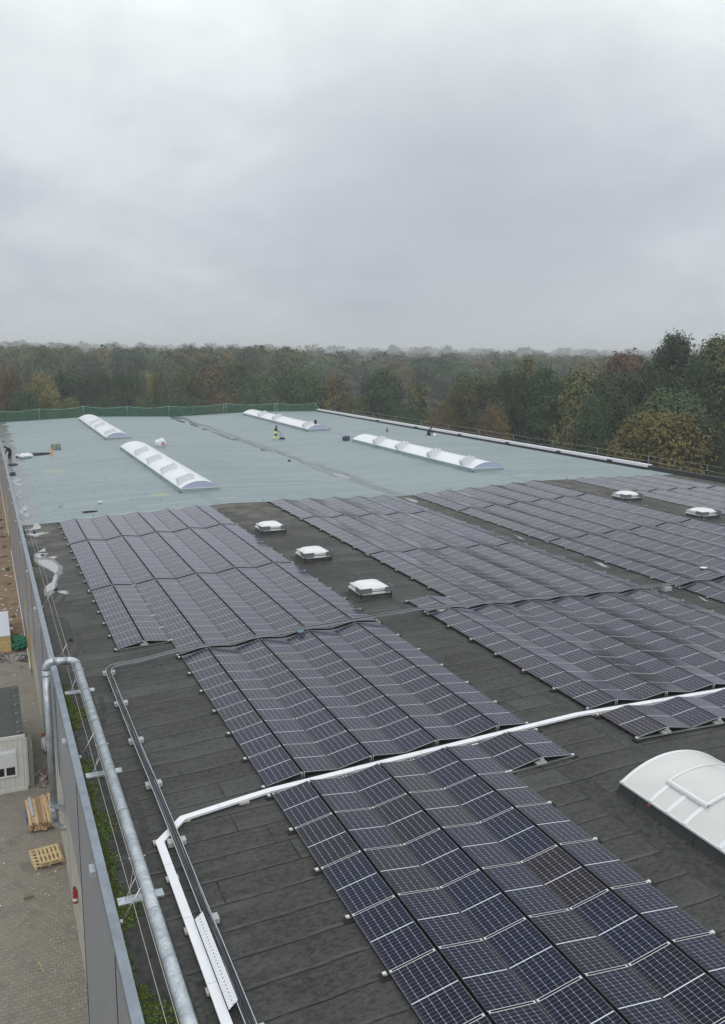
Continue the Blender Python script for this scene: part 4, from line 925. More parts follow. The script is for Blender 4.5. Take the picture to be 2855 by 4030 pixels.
for (xa, za), (xb, zb) in zip(posts, posts[1:]):
    for i in range(8):
        u, v = i/8, (i+1)/8; a = (xa+(xb-xa)*u, za+(zb-za)*u-.38*4*u*(1-u)*.8); b = (xa+(xb-xa)*v, za+(zb-za)*v-.38*4*v*(1-v)*.8)
        dy0, dy1 = .12*math.sin(u*9+xa), .12*math.sin(v*9+xa); ra, rb = rz(max(a[0], -4.4)), rz(max(b[0], -4.4))
        mb.quad([(a[0], 124.6+dy0, ra-.1), (b[0], 124.6+dy1, rb-.1), (b[0], 124.75, b[1]), (a[0], 124.75, a[1])]); rp.append((a[0], 124.75, a[1]))
rp.append((47.9, 124.75, 1.98)); mb.build('net', netmat(), NT); m2.tube(rp, .03, 5); m2.tube([(40.78, 124.7, 2.0), (40.3, 123.4, .6)], .025, 5); m2.tube([(47.9, 124.7, 1.95), (48.6, 124.0, .7)], .02, 5); m2.build('top_rope', mat('net_rope', (.26, .46, .36), .8), NT)
for x, z in posts[1:]:
    mb = MB(); mb.tube([(x, 124.72, rz(max(x, -4.4))-.2), (x-.03, 124.72, z+.04)], .045, 7)
    if x in (40.78, 31.77): mb.tube([(x-.55, 124.6, rz(x)-.1), (x-.4, 124.7, z)], .035, 6)
    mb.build('post', mat('net_post', (.42, .52, .48), .5, .4), NT)

# ------------------------------------------------------------------ people (skinned joint chains)
def body(name, joints, bones, colour, mats, parent):
    """joints: {id: (pos, radius)}; colour(center)->material index"""
    ids = list(joints); me = bpy.data.meshes.new('tmp'); me.from_pydata([joints[i][0] for i in ids], [(ids.index(a), ids.index(b)) for a, b in bones], [])
    o = link('tmp', me); sk = o.modifiers.new('s', 'SKIN'); 
    for v, i in zip(me.skin_vertices[0].data, ids): r = joints[i][1]*(1.28 if joints[i][1] > .037 else 1); v.radius = (r, r); v.use_root = (i == 'pel')
    sb = o.modifiers.new('d', 'SUBSURF'); sb.levels = 2; sb.render_levels = 2
    dg = bpy.context.evaluated_depsgraph_get(); new = bpy.data.meshes.new_from_object(o.evaluated_get(dg)); bpy.data.objects.remove(o)
    new.materials.clear()
    for m_ in mats: new.materials.append(m_)
    for p in new.polygons: p.material_index = colour(p.center); p.use_smooth = True
    new.name = name; return link(name, new, parent)
navy = mat('navy_cloth', (.02, .02, .032), .9, 0, .2); hivis = mat('hi_vis_yellow', (.70, .95, .10), .7, 0, .2); skin = mat('skin', (.45, .27, .19), .55); shoe = mat('shoe_black', (.012, .012, .014), .6)
def hand(J, Bn, wid, wrist, dirv, side):
    d = Vector(dirv).normalized(); p = Vector(wrist); s = Vector(side).normalized(); pm = p+d*.05; J[wid+'pm'] = (tuple(pm), .034); Bn.append((wid, wid+'pm'))
    for k, ln in enumerate((.07, .08, .076, .06)):
        b = pm+d*.04+s*(.03-.02*k); e = b+d*ln*.6+Vector((0, 0, -.012)); e2 = e+d*ln*.3+Vector((0, 0, -.03)); J[wid+'f%d' % k] = (tuple(b), .011); J[wid+'g%d' % k] = (tuple(e), .009); J[wid+'h%d' % k] = (tuple(e2), .008); Bn += [(wid+'pm', wid+'f%d' % k), (wid+'f%d' % k, wid+'g%d' % k), (wid+'g%d' % k, wid+'h%d' % k)]
    t = pm+s*.045-d*.02; J[wid+'t'] = (tuple(t), .012); J[wid+'u'] = (tuple(t+d*.05+s*.01), .01); Bn += [(wid+'pm', wid+'t'), (wid+'t', wid+'u')]
def head_parts(c, face, parent, hair=True, cap=None):
    """ellipsoid head with nose, brow, ears, mouth line; face = horizontal unit vector"""
    f = Vector(face).normalized(); s = Vector((-f.y, f.x, 0)); mb = MB()
    n, m_ = 14, 10; c = Vector(c)
    for i in range(m_+1):
        ph = math.pi*i/m_
        for j in range(n):
            th = 2*math.pi*j/n; u, v, w_ = math.sin(ph)*math.cos(th), math.sin(ph)*math.sin(th), math.cos(ph)
            k = 1-(.16 if w_ < -.3 else 0); p = c+f*(u*.098*k)+s*(v*.076*k)+Vector((0, 0, w_*.122)); 
            if u > .9 and -.2 < w_ < .15 and abs(v) < .3: p += f*.018
            mb.v.append(tuple(p))
    for i in range(m_):
        for j in range(n): a = i*n+j; b = i*n+(j+1) % n; mb.f.append((a, a+n, b+n, b)); mb.m.append(0); mb.uv.append([(0, 0)]*4)
    for sg in (1, -1): mb.tube([tuple(c+s*sg*.074+Vector((0, 0, -.02))), tuple(c+s*sg*.088+Vector((0, 0, .0)))], .02, 6)
    mb.box(-.01, .02, -.012, .012, -.045, .015, 0, Matrix.Translation(c+f*.095) @ Matrix.Rotation(math.atan2(f.y, f.x), 4, 'Z'))
    mb.build('head', skin, parent, smooth=True)
    mb = MB(); 
    for sg in (1, -1): mb.tube([tuple(c+f*.09+s*sg*.03+Vector((0, 0, .01))), tuple(c+f*.097+s*sg*.03+Vector((0, 0, .01)))], .011, 6)
    mb.box(-.004, .004, -.025, .025, -.066, -.06, 0, Matrix.Translation(c+f*.094) @ Matrix.Rotation(math.atan2(f.y, f.x), 4, 'Z')); mb.build('eyes_and_mouth', shoe, parent)
    mb = MB(); mb.tube([tuple(c-f*.014+Vector((0, 0, z))) for z in (-.05, 0, .05, .10, .135)], [.088, .1, .1, .082, .03], 14); mb.build('hood', cap or navy, parent, smooth=True)
# walker pushing a cart
WK = thing('person', 'person in dark hooded jacket and yellow high-visibility trousers walking behind a cart', 'person', (26.7, 82.1, rz(26.8)+.012))
J, Bn = {}, []
J['pel'] = ((0, 0, .90), .135); J['sp'] = ((.02, .005, 1.12), .145); J['ch'] = ((.05, .01, 1.34), .15); J['nk'] = ((.08, .01, 1.50), .06); J['nk2'] = ((.10, .01, 1.57), .055)
J['hl'] = ((0, .09, .84), .10); J['kl'] = ((.24, .09, .50), .075); J['al'] = ((.42, .08, .10), .05); J['tl'] = ((.60, .08, .06), .04)
J['hr'] = ((-.01, -.09, .84), .10); J['kr'] = ((-.10, -.09, .48), .075); J['ar'] = ((-.36, -.09, .12), .05); J['tr'] = ((-.24, -.09, .03), .04)
J['sl'] = ((.06, .19, 1.42), .075); J['el'] = ((.12, .23, 1.14), .055); J['wl'] = ((.34, .18, 1.04), .038); J['sr'] = ((.06, -.19, 1.42), .075); J['er'] = ((.12, -.23, 1.14), .055); J['wr'] = ((.34, -.18, 1.04), .038)
Bn += [('pel', 'sp'), ('sp', 'ch'), ('ch', 'nk'), ('nk', 'nk2'), ('pel', 'hl'), ('hl', 'kl'), ('kl', 'al'), ('al', 'tl'), ('pel', 'hr'), ('hr', 'kr'), ('kr', 'ar'), ('ar', 'tr'), ('ch', 'sl'), ('sl', 'el'), ('el', 'wl'), ('ch', 'sr'), ('sr', 'er'), ('er', 'wr')]
hand(J, Bn, 'wl', J['wl'][0], (1, 0, 0), (0, -1, 0)); hand(J, Bn, 'wr', J['wr'][0], (1, 0, 0), (0, 1, 0))
def wcol(c):
    if c.x > .34 and c.z > .9: return 2
    if c.z < .13: return 3
    if c.z < .50: return 1
    if c.z < .80: return 0
    if c.z < 1.08 and c.x < .2: return 1
    return 0
body('body', J, Bn, wcol, [navy, hivis, skin, shoe], WK); head_parts((.13, .01, 1.66), (1, .1, 0), WK)
CT = thing('hand_cart', 'light blue two-wheeled push cart in front of the walking person', 'cart', (26.7, 82.1, rz(27.3)+.012))
mb = MB(); bl = mat('cart_blue', (.22, .38, .48), .45, .3)
for sy in (-.2, .2): mb.tube([(.42, sy, 1.04), (.55, sy, 1.0), (.95, sy, .14)], .02, 6); mb.tube([(.50, sy, .9), (.62, sy, .16), (.95, sy, .14)], .016, 6)
for k in (.2, .5, .8): mb.tube([(.55+.4*k, -.2, 1-.86*k), (.55+.4*k, .2, 1-.86*k)], .014, 6)
mb.tube([(.42, -.24, 1.04), (.42, .24, 1.04)], .018, 6); mb.build('frame', bl, CT)
for (x, sy) in ((.72, -.24), (.98, -.26), (.72, .24), (.98, .26)): mb = MB(); mb.tube([(x, sy-.03, .135), (x, sy+.03, .135)], .13, 14); mb.build('wheel', shoe, CT)
# worker bending over the left parapet
BW = thing('person', 'person in black clothes bending over the left edge of the blue roof', 'person', (-3.95, 75.0, rz(-3.9)+.012))
J, Bn = {}, []
J['pel'] = ((.12, .05, .92), .14); J['sp'] = ((.05, 0, 1.13), .15); J['ch'] = ((-.10, -.05, 1.30), .15); J['nk'] = ((-.24, -.08, 1.36), .065); J['nk2'] = ((-.29, -.1, 1.38), .06)
J['hl'] = ((.14, -.05, .84), .105); J['kl'] = ((.10, -.14, .46), .078); J['al'] = ((.14, -.10, .08), .05); J['tl'] = ((.02, -.18, .035), .042)
J['hr'] = ((.10, .16, .84), .105); J['kr'] = ((-.08, .30, .50), .078); J['ar'] = ((-.02, .45, .10), .05); J['tr'] = ((-.14, .42, .05), .042)
J['sl'] = ((-.12, -.22, 1.30), .07); J['el'] = ((-.25, -.30, 1.05), .055); J['wl'] = ((-.33, -.25, .82), .038); J['sr'] = ((-.10, .14, 1.30), .07); J['er'] = ((-.26, .18, 1.04), .055); J['wr'] = ((-.34, .10, .80), .038)
Bn = [('pel', 'sp'), ('sp', 'ch'), ('ch', 'nk'), ('nk', 'nk2'), ('pel', 'hl'), ('hl', 'kl'), ('kl', 'al'), ('al', 'tl'), ('pel', 'hr'), ('hr', 'kr'), ('kr', 'ar'), ('ar', 'tr'), ('ch', 'sl'), ('sl', 'el'), ('el', 'wl'), ('ch', 'sr'), ('sr', 'er'), ('er', 'wr')]
hand(J, Bn, 'wl', J['wl'][0], (-.2, 0, -1), (0, 1, 0)); hand(J, Bn, 'wr', J['wr'][0], (-.2, 0, -1), (0, 1, 0))
blk = mat('black_cloth', (.014, .014, .02), .9, 0, .2)
body('body', J, Bn, lambda c: 1 if (c.z < .80 and c.x < -.26) else (2 if c.z < .11 else 0), [blk, skin, shoe], BW); head_parts((-.37, -.12, 1.42), (-1, -.3, 0), BW, cap=blk)
# kneeling worker with torch by the right parapet
KW = thing('person', 'person in dark clothes kneeling by the far right parapet with a torch', 'person', (46.1, 78.6, rz(46.1)+.012))
J = {'pel': ((-.1, 0, .34), .15), 'sp': ((0, 0, .52), .15), 'ch': ((.12, 0, .68), .15), 'nk': ((.22, 0, .78), .065), 'nk2': ((.26, 0, .82), .06),
     'hl': ((-.06, .1, .28), .11), 'kl': ((.28, .14, .12), .08), 'al': ((-.12, .16, .07), .055), 'tl': ((-.26, .16, .06), .045), 'hr': ((-.06, -.1, .28), .11), 'kr': ((.28, -.14, .12), .08), 'ar': ((-.12, -.16, .07), .055), 'tr': ((-.26, -.16, .06), .045),
     'sl': ((.14, .2, .70), .07), 'el': ((.30, .22, .48), .055), 'wl': ((.48, .14, .32), .038), 'sr': ((.14, -.2, .70), .07), 'er': ((.32, -.22, .48), .055), 'wr': ((.5, -.14, .34), .038)}
Bn = [('pel', 'sp'), ('sp', 'ch'), ('ch', 'nk'), ('nk', 'nk2'), ('pel', 'hl'), ('hl', 'kl'), ('kl', 'al'), ('al', 'tl'), ('pel', 'hr'), ('hr', 'kr'), ('kr', 'ar'), ('ar', 'tr'), ('ch', 'sl'), ('sl', 'el'), ('el', 'wl'), ('ch', 'sr'), ('sr', 'er'), ('er', 'wr')]
hand(J, Bn, 'wl', J['wl'][0], (1, -.1, -.4), (0, -1, 0)); hand(J, Bn, 'wr', J['wr'][0], (1, .1, -.4), (0, 1, 0))
body('body', J, Bn, lambda c: 1 if (c.x > .49 and c.z < .38) else 0, [navy, skin], KW); head_parts((.34, 0, .90), (1, 0, -.2), KW)
TO = thing('gas_torch', 'small gas torch with a bright flame held by the kneeling person', 'torch', (46.1, 78.6, rz(46.1)+.012))
mb = MB(); mb.tube([(.56, 0, .30), (.80, .0, .12)], .018, 6); mb.build('tube', M['alu'], TO)
fm = bpy.data.materials.new('flame'); fm.use_nodes = True; e_ = fm.node_tree.nodes['Principled BSDF']; e_.inputs['Emission Color'].default_value = (1, .72, .35, 1); e_.inputs['Emission Strength'].default_value = 6
mb = MB(); mb.tube([(.80, 0, .12), (.86, 0, .08), (.95, 0, .04)], [.02, .05, .015], 8); mb.build('flame', fm, TO)

# ------------------------------------------------------------------ odds and ends on the blue roof
def crumple(name, c, sx, sy, sz, m, label, cat, seed, amp=.16):
    r = random.Random(seed); bm = bmesh.new(); bmesh.ops.create_icosphere(bm, subdivisions=4, radius=1.1)
    ph = [Vector((r.uniform(-3, 3), r.uniform(-3, 3), r.uniform(-3, 3))) for _ in range(9)]
    for v in bm.verts:
        k = .72+sum(amp/(1+.25*i)*abs(math.sin(v.co.dot(p)*(1.3+.25*i)+i)) for i, p in enumerate(ph))-amp*1.2+.05
        v.co = Vector((v.co.x*sx*k, v.co.y*sy*k, max(-.02, (v.co.z*.5+.5)*sz*k if v.co.z > -.8 else 0)))
    me = bpy.data.meshes.new(name); bm.to_mesh(me); bm.free(); me.materials.append(m); o = link(name, me, None, c); tag(o, label, cat); return o
bagw = mat('bag_white', (.74, .75, .80), .55, 0, .4, None, .05, 3); tarpb = mat('tarp_black', (.014, .015, .017), .75, 0, .3, None, .5, 4); tarpbl = mat('tarp_blue', (.03, .05, .10), .5)
bg_ = crumple('sack', (11.85, 77.8, rz(11.8)), .55, .42, .95, bagw, 'bulging white sack with red print behind the large barrel skylight', 'sack', 3, .10)
mb = MB(); mb.box(.06, .34, -.47, -.36, .42, .52); mb.box(.08, .17, -.47, -.36, .55, .63); mb.box(.24, .33, -.47, -.36, .55, .63); mb.box(.04, .36, -.47, -.38, .33, .37); mb.build('red_print', mat('red_ink', (.6, .08, .09), .6), bg_)
crumple('tarpaulin', (-2.35, 76.6, rz(-2.3)), .58, .55, .42, bagw, 'crumpled white sheet lying beside black tarpaulin at left', 'sheet', 8)
crumple('tarpaulin', (-.85, 78.7, rz(-.8)), .9, .75, .16, tarpb, 'crumpled black tarpaulin lying right of the white sheet', 'sheet', 9)
crumple('tarpaulin', (-4.0, 64.8, rz(-3.9)), .22, .8, .12, tarpb, 'black foil wedged against left parapet beside white puddles', 'sheet', 12)
crumple('tarpaulin', (-3.75, 71.6, rz(-3.7)), .36, .5, .10, tarpb, 'black foil lying at the feet of the bending person', 'sheet', 13)
crumple('tarpaulin', (33.65, 76.2, rz(33.7)), .42, .36, .5, tarpbl, 'dark blue bundle at the far end of the right barrel skylight', 'bundle', 14)
crumple('roofing_scrap', (.25, 42.25, rz(.3)), .42, .16, .07, tarpb, 'flat black scrap on blue roof just above the left array', 'scrap', 15)
crumple('bag', (36.4, 89.8, rz(36)+.0), .6, .3, .2, mat('orange_sack', (.55, .20, .08), .7), 'small orange sack at the corner of the far right-hand skylight', 'sack', 16)
o = crumple('bag', (34.6, 89.2, rz(34)+.86), .15, .15, .5, shoe, 'black bag standing on the end of the far barrel skylight', 'bag', 17)
o = thing('bucket', 'small white bucket with dark base next to the crumpled white sheet', 'bucket', (-3.12, 77.3, rz(-3.1)))
mb = MB(); mb.tube([(0, 0, .0), (0, 0, .2)], [.15, .17], 14); mb.build('bucket_base', tarpb, o); mb = MB(); mb.tube([(0, 0, .2), (0, 0, .36)], [.17, .19], 14); mb.build('bucket_top', bagw, o)
gb = mat('gas_bottle_paint', (.20, .21, .15), .5, 0, .4, None, .12, 3)
for i, (x, y) in enumerate(((.72, 82.0), (1.08, 81.8), (1.42, 81.7))):
    o = thing('gas_bottle', ('left', 'middle', 'right')[i]+' olive gas bottle of the three standing on the blue roof', 'gas bottle', (x, y, rz(x)), 0, 'olive gas bottles at the left')
    mb = MB(); mb.tube([(0, 0, 0), (0, 0, .02), (0, 0, .62), (0, 0, .70), (0, 0, .73)], [.13, .15, .15, .10, .04], 16); mb.build('cylinder', gb, o, smooth=True)
    mb = MB(); mb.tube([(0, 0, .73), (0, 0, .80)], .03, 8); mb.build('valve', M['alu'], o); mb = MB(); mb.tube(arc((0, 0, .80), .4, 5.9, .08, (1, 0, 0), (0, 1, 0), 10), .012, 6); mb.tube([(.07, 0, .68), (.075, 0, .8)], .01, 5); mb.tube([(-.07, 0, .68), (-.075, 0, .8)], .01, 5); mb.build('collar', M['alu'], o)
o = thing('gas_bottle', 'lone olive gas bottle near the right parapet', 'gas bottle', (42.7, 83.9, rz(42.7)))
mb = MB(); mb.tube([(0, 0, 0), (0, 0, .02), (0, 0, .50), (0, 0, .56), (0, 0, .6)], [.12, .15, .15, .10, .05], 16); mb.build('cylinder', gb, o, smooth=True); mb = MB(); mb.tube([(0, 0, .6), (0, 0, .68)], .04, 8); mb.build('valve', M['alu'], o)
o = thing('wooden_stand', 'narrow orange-brown wooden stand in front of the gas bottles', 'stand', (.25, 76.5, rz(.3)))
wd_ = mat('raw_wood', (.55, .36, .17), .8, 0, .3, None, .2, 5); mb = MB(); mb.box(-.13, .13, -.03, .03, .38, .85); mb.build('board', wd_, o); mb = MB(); mb.box(-.10, .14, -.04, .02, .02, .37); mb.build('board', wd_, o); mb = MB(); mb.box(-.2, .2, -.15, .15, 0, .02); mb.build('base', wd_, o)
o = thing('vent_cap', 'small white pipe cap on blue roof above the left array', 'roof vent', (1.3, 45.1, rz(1.3)))
mb = MB(); mb.tube([(0, 0, 0), (0, 0, .12)], .09, 12); mb.build('pipe', M['galv'], o); mb = MB(); mb.tube([(0, 0, .12), (0, 0, .17)], .14, 12); mb.build('cap', M['white'], o)
o = thing('vent_cap', 'pale square pad with pipe stub on blue roof left of the black scrap', 'roof vent', (-1.45, 45.5, rz(-1.4)))
mb = MB(); mb.box(-.14, .14, -.5, .5, 0, .02); mb.build('pad', M['patch_blue'], o); mb = MB(); mb.tube([(0, 0, .02), (0, 0, .16)], .05, 10); mb.build('pipe', M['galv'], o)
o = thing('vent_cap', 'tiny yellowish item on the wet seam of the blue roof', 'roof fitting', (21.8, 62.6, rz(21.8)))
mb = MB(); mb.tube([(0, 0, 0), (0, 0, .18)], .13, 10); mb.build('pipe', tarpb, o); mb = MB(); mb.tube([(0, 0, .18), (0, 0, .22)], .1, 10); mb.build('cap', M['foam'], o)
# short red-brown marker rods at the edge of the arrays
for i, (x, y) in enumerate(((.2, 39.75), (12.0, 39.7), (17.6, 39.7), (27.5, 39.75), (38.7, 39.75))):
    mb = MB(); mb.tube([(0, 0, 0), (.01, 0, .32)], .014, 6); mb.box(-.08, .08, -.08, .08, 0, .02); o = mb.build('marker_rod', mat('rusty', (.16, .09, .06), .8), loc=(x, y, rz(x))); tag(o, 'short rusty rod at the edge of blue roof, %s from left' % ORL[i], 'rod', 'short rods at the edge of the blue roof')
crumple('plastic_bag', (4.62, 10.78, rz(4.6)+.26), .12, .08, .07, mat('teal_plastic', (.10, .22, .28), .4), 'dark teal plastic scrap caught under the cable tray on the array', 'plastic scrap', 21)
crumple('plastic_bag', (27.0, 12.6, rz(27)+.22), .16, .12, .05, bagw, 'white scrap lying on modules near the right end of cable tray', 'plastic scrap', 22)

# ------------------------------------------------------------------ yard below
CN = thing('site_container', 'pale grey site office container with dark flat roof and roller shutter window', 'container', (0, 0, G))
cx0, cx1, cy0, cy1, H_ = -11.5, -5.42, 18.75, 24.9, 2.6
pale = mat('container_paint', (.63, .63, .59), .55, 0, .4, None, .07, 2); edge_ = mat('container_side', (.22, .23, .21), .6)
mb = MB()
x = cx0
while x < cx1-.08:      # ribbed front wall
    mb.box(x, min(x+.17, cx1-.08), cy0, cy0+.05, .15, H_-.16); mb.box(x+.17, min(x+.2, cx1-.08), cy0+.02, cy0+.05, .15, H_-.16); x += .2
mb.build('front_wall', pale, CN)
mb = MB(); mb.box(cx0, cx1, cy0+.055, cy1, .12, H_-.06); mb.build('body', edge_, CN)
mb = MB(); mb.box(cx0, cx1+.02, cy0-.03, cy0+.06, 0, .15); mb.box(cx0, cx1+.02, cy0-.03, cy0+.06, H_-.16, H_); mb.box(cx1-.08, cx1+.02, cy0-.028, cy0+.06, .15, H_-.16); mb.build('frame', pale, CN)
mb = MB(); mb.box(cx0, cx1-.35, cy0+.12, cy1-.05, H_-.05, H_-.01); mb.box(cx1-.34, cx1-.03, cy0+.12, cy1-.05, H_-.05, H_+.005); mb.build('roof', mat('container_roof', (.075, .08, .075), .8, 0, .3, None, .2, 1.2), CN)
mb = MB()
for k in range(6): yy = cy0+.35+k*1.08; mb.tube([(cx1-.3, yy, H_+.03), (cx1-.02, yy+.05, H_+.02)], .018, 6); mb.box(cx1-.28, cx1-.2, yy-.12, yy+.02, H_, H_+.05)
mb.build('roof_strap', edge_, CN)
mb = MB(); mb.box(-6.75, -5.80, cy0-.075, cy0-.03, .75, 2.0); mb.build('window_frame', M['white'], CN)
mb = MB()
for k in range(13): mb.box(-6.70, -5.87, cy0-.10, cy0-.078, 1.24+k*.052, 1.24+k*.052+.04)
mb.build('roller_shutter', M['white'], CN)
for a, b in ((-6.68, -6.32), (-6.24, -5.88)): mb = MB(); mb.box(a, b, cy0-.082, cy0-.077, .84, 1.2); mb.build('window', M['dark_glass'], CN)
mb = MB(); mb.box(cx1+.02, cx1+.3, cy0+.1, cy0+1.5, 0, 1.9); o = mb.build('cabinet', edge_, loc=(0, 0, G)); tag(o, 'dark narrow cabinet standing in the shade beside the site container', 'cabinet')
# pallets
def pallet(x, y, rz_, z0, label, W=1.2, Ln=.8, n=7, bw=.1):
    """deck boards run along local y (length Ln), spread over W"""
    o = thing('wooden_pallet', label, 'pallet', (x, y, G+z0), rz_, 'wooden pallets in the yard'); m = mat('pallet_wood', (.60, .46, .25), .8, 0, .3, None, .15, 4); h = W/2; l = Ln/2
    for k in range(n): mb = MB(); a = -h+k*(W-bw)/(n-1); mb.box(a, a+bw, -l, l, .122, .144); mb.build('deck_board', m, o)
    for k in range(3): mb = MB(); a = -l+k*(Ln-.1)/2; mb.box(-h, h, a, a+.1, .1, .121); mb.build('stringer', m, o)
    for k in range(3):
        a = -l+k*(Ln-.1)/2
        for q in (-h, -.05, h-.1): mb = MB(); mb.box(q, q+.1, a, a+.1, .02, .099); mb.build('block', m, o)
        mb = MB(); mb.box(-h, h, a, a+.1, 0, .019); mb.build('bottom_board', m, o)
    return o
pallet(-5.03, 12.82, R_(97), 0.004, 'lower pallet of the two stacked askew, boards running crosswise', 1.25, 1.1, 6, .09)
pallet(-4.97, 12.66, R_(6), .15, 'upper pallet of the two stacked askew, boards running away from viewer', .82, 1.12, 6, .085)
o = thing('timber_stack', 'stack of sawn timber planks on the pavers beside the container', 'timber stack', (-5.05, 16.05, G), R_(3))
wds = [mat('timber_%s' % k, c, .8, 0, .3, None, .15, 5) for k, c in (('pale', (.58, .42, .24)), ('tan', (.50, .34, .18)), ('brown', (.34, .22, .13)))]
for lay in range(4):
    x = -.52
    while x < .5:
        w_ = random.uniform(.08, .15); mb = MB(); y0 = -1.15+random.uniform(-.12, .12); y1 = 1.1+random.uniform(-.15, .15)
        mb.box(x, x+w_-.012, y0, y1, .08+lay*.085, .08+lay*.085+.075, 0, Matrix.Rotation(random.uniform(-.03, .03), 4, 'Z')); mb.build('plank', random.choice(wds), o); x += w_
for yy in (-.8, .7): mb = MB(); mb.box(-.55, .5, yy, yy+.1, 0, .078); mb.build('bearer', wds[2], o)
mb = MB(); mb.box(-.56, -.525, -.5, .8, .1, .38); o2 = mb.build('blue_wrap', mat('blue_sheet', (.05, .14, .42), .5), loc=(-5.05, 16.05, G)); tag(o2, 'strip of blue plastic sheet on the left flank of timber stack', 'plastic sheet')
mb = MB(); mb.tube([(-.3, -.6, .46), (-.34, .3, .46), (-.36, 1.0, .47)], [.05, .07, .06], 8, flat=.5); o2 = mb.build('plastic_wrap', mat('wrap_grey', (.42, .46, .52), .4), loc=(-5.05, 16.05, G)); tag(o2, 'grey-blue crumpled plastic wrap lying along the timber planks', 'plastic wrap')
mb = MB(); mb.box(-.16, .16, -.06, .06, 0, .09); o = mb.build('loose_brick', mat('brick_olive', (.22, .18, .12), .9, 0, .2, None, .2, 8), loc=(-5.8, 10.5, G)); o.rotation_euler = (0, 0, R_(8)); tag(o, 'single olive-brown brick lying on the pavers', 'brick')
o = thing('fire_extinguisher', 'red fire extinguisher hanging on the concrete plinth', 'fire extinguisher', (-4.47, 6.75, -6.15))
mb = MB(); mb.tube([(0, 0, 0), (0, 0, .02), (0, 0, .42), (0, 0, .5), (0, 0, .53)], [.05, .075, .075, .05, .03], 16); mb.build('cylinder', mat('extinguisher_red', (.42, .025, .03), .35), o, smooth=True)
mb = MB(); mb.box(-.03, .03, -.02, .02, .53, .58); mb.tube([(0, 0, .56), (-.06, -.08, .60), (-.02, -.16, .56)], .012, 6); mb.build('valve_and_lever', shoe, o); mb = MB(); mb.tube([(0, 0, .10), (0, 0, .2)], .0765, 16, cap=False); mb.build('label', M['white'], o)
mb = MB(); mb.tube([(.02, .05, .55), (.0, .12, .35), (.01, .09, .1)], .012, 6); mb.build('hose', shoe, o)
# foam-board stack, green net pile, debris
o = thing('insulation_stack', 'stack of yellow-edged insulation boards with a white sheet on top', 'board stack', (-6.2, 41.0, G))
for k in range(4): mb = MB(); mb.box(-1.2+.02*k, .76-.01*k, -2.9+.05*k, 3.0-.04*k, k*.25+.01, k*.25+.24); mb.build('board', M['foam'], o)
mb = MB(); mb.box(-1.2, .74, -2.8, 2.95, 1.005, 1.03); mb.build('top_sheet', mat('grey_sheet', (.60, .63, .68), .5), o)
for i, (x, y) in enumerate(((.86, 1.2), (.82, -.9))): mb = MB(); mb.box(x-.16, x+.14, y-.05, y+.06, .86, .95); mb.build('strap_end', M['white'], o)
crumple('net_heap', (-5.0, 38.9, G), .46, .95, .5, mat('green_net_heap', (.015, .14, .07), .8, 0, .3, None, .5, 9), 'heap of dark green netting against the wall foot', 'net heap', 31)
def heap(name, c, sx, sy, sz, m, label, cat, seed, n=90):
    r = random.Random(seed); mb = MB()
    for _ in range(n):
        a, d = r.uniform(0, 6.28), abs(r.gauss(0, .5)); x, y = math.cos(a)*d*sx, math.sin(a)*d*sy; z = sz*max(0, 1-d)*r.uniform(.2, 1)
        Mx = Matrix.Translation((x, y, z+.02)) @ Matrix.Rotation(r.uniform(0, 3), 4, 'Z') @ Matrix.Rotation(r.uniform(-.5, .5), 4, 'X') @ Matrix.Rotation(r.uniform(-.4, .4), 4, 'Y')
        l_, w_ = r.uniform(.05, .22), r.uniform(.02, .09); mb.box(-l_, l_, -w_, w_, -.008, .012, r.randrange(2), Mx)
    o = mb.build(name, m, loc=c); tag(o, label, cat, kind='stuff'); return o
gm = [mat('grey_rags', (.13, .12, .125), .85), mat('pale_scrap', (.34, .33, .31), .85)]
heap('debris_heap', (-4.8, 36.6, G), .45, 1.5, .2, gm, 'heap of grey rags and cable scraps below the green net', 'debris', 32)
heap('debris_heap', (-6.1, 37.0, G), .6, 1.0, .16, gm, 'heap of dark rubble in front of the insulation boards', 'debris', 33)
heap('debris_heap', (-4.72, 16.9+2.6, G), .14, 1.0, .25, [mat('scrap_brown', (.20, .13, .09), .85), gm[1]], 'brown and white scraps at the wall foot behind the duct', 'debris', 36, 40)
crumple('plastic_sack', (-4.47, 22.9, G), .10, .7, .35, bagw, 'white sack half hidden at the wall behind the duct', 'sack', 34)
crumple('cloth', (-4.47, 23.5, G+.15), .07, .25, .25, mat('red_cloth', (.5, .06, .05), .7), 'red cloth on top of the white sack by the wall', 'cloth', 35)
r = random.Random(9)
mb = MB(); mb2 = MB()
def chips(n, xr_, yr_, s0, s1, mlist, label, name):
    mb = MB()
    for _ in range(n):
        x, y, s, a = r.uniform(*xr_), r.uniform(*yr_), r.uniform(s0, s1), r.uniform(0, 3.1); Mx = Matrix.Translation((x, y, G)) @ Matrix.Rotation(a, 4, 'Z'); mb.box(-s, s, -s*.4, s*.4, 0, s*.3, 0, Mx)
    tag(mb.build(name, mlist), label, 'debris', kind='stuff')
chips(70, (-7.5, -4.5), (45, 80), .03, .16, M['white'], 'scattered white foam scraps on the brown earth', 'foam_scraps')
chips(140, (-5.3, -4.4), (4, 9.5), .008, .035, mat('crumbs', (.5, .44, .34), .9), 'pale crumbs and dust scattered by the wall foot', 'crumbs')
chips(50, (-7, -4.4), (9, 36), .01, .05, M['white'], 'small white scraps strewn over the pavers', 'paper_scraps')
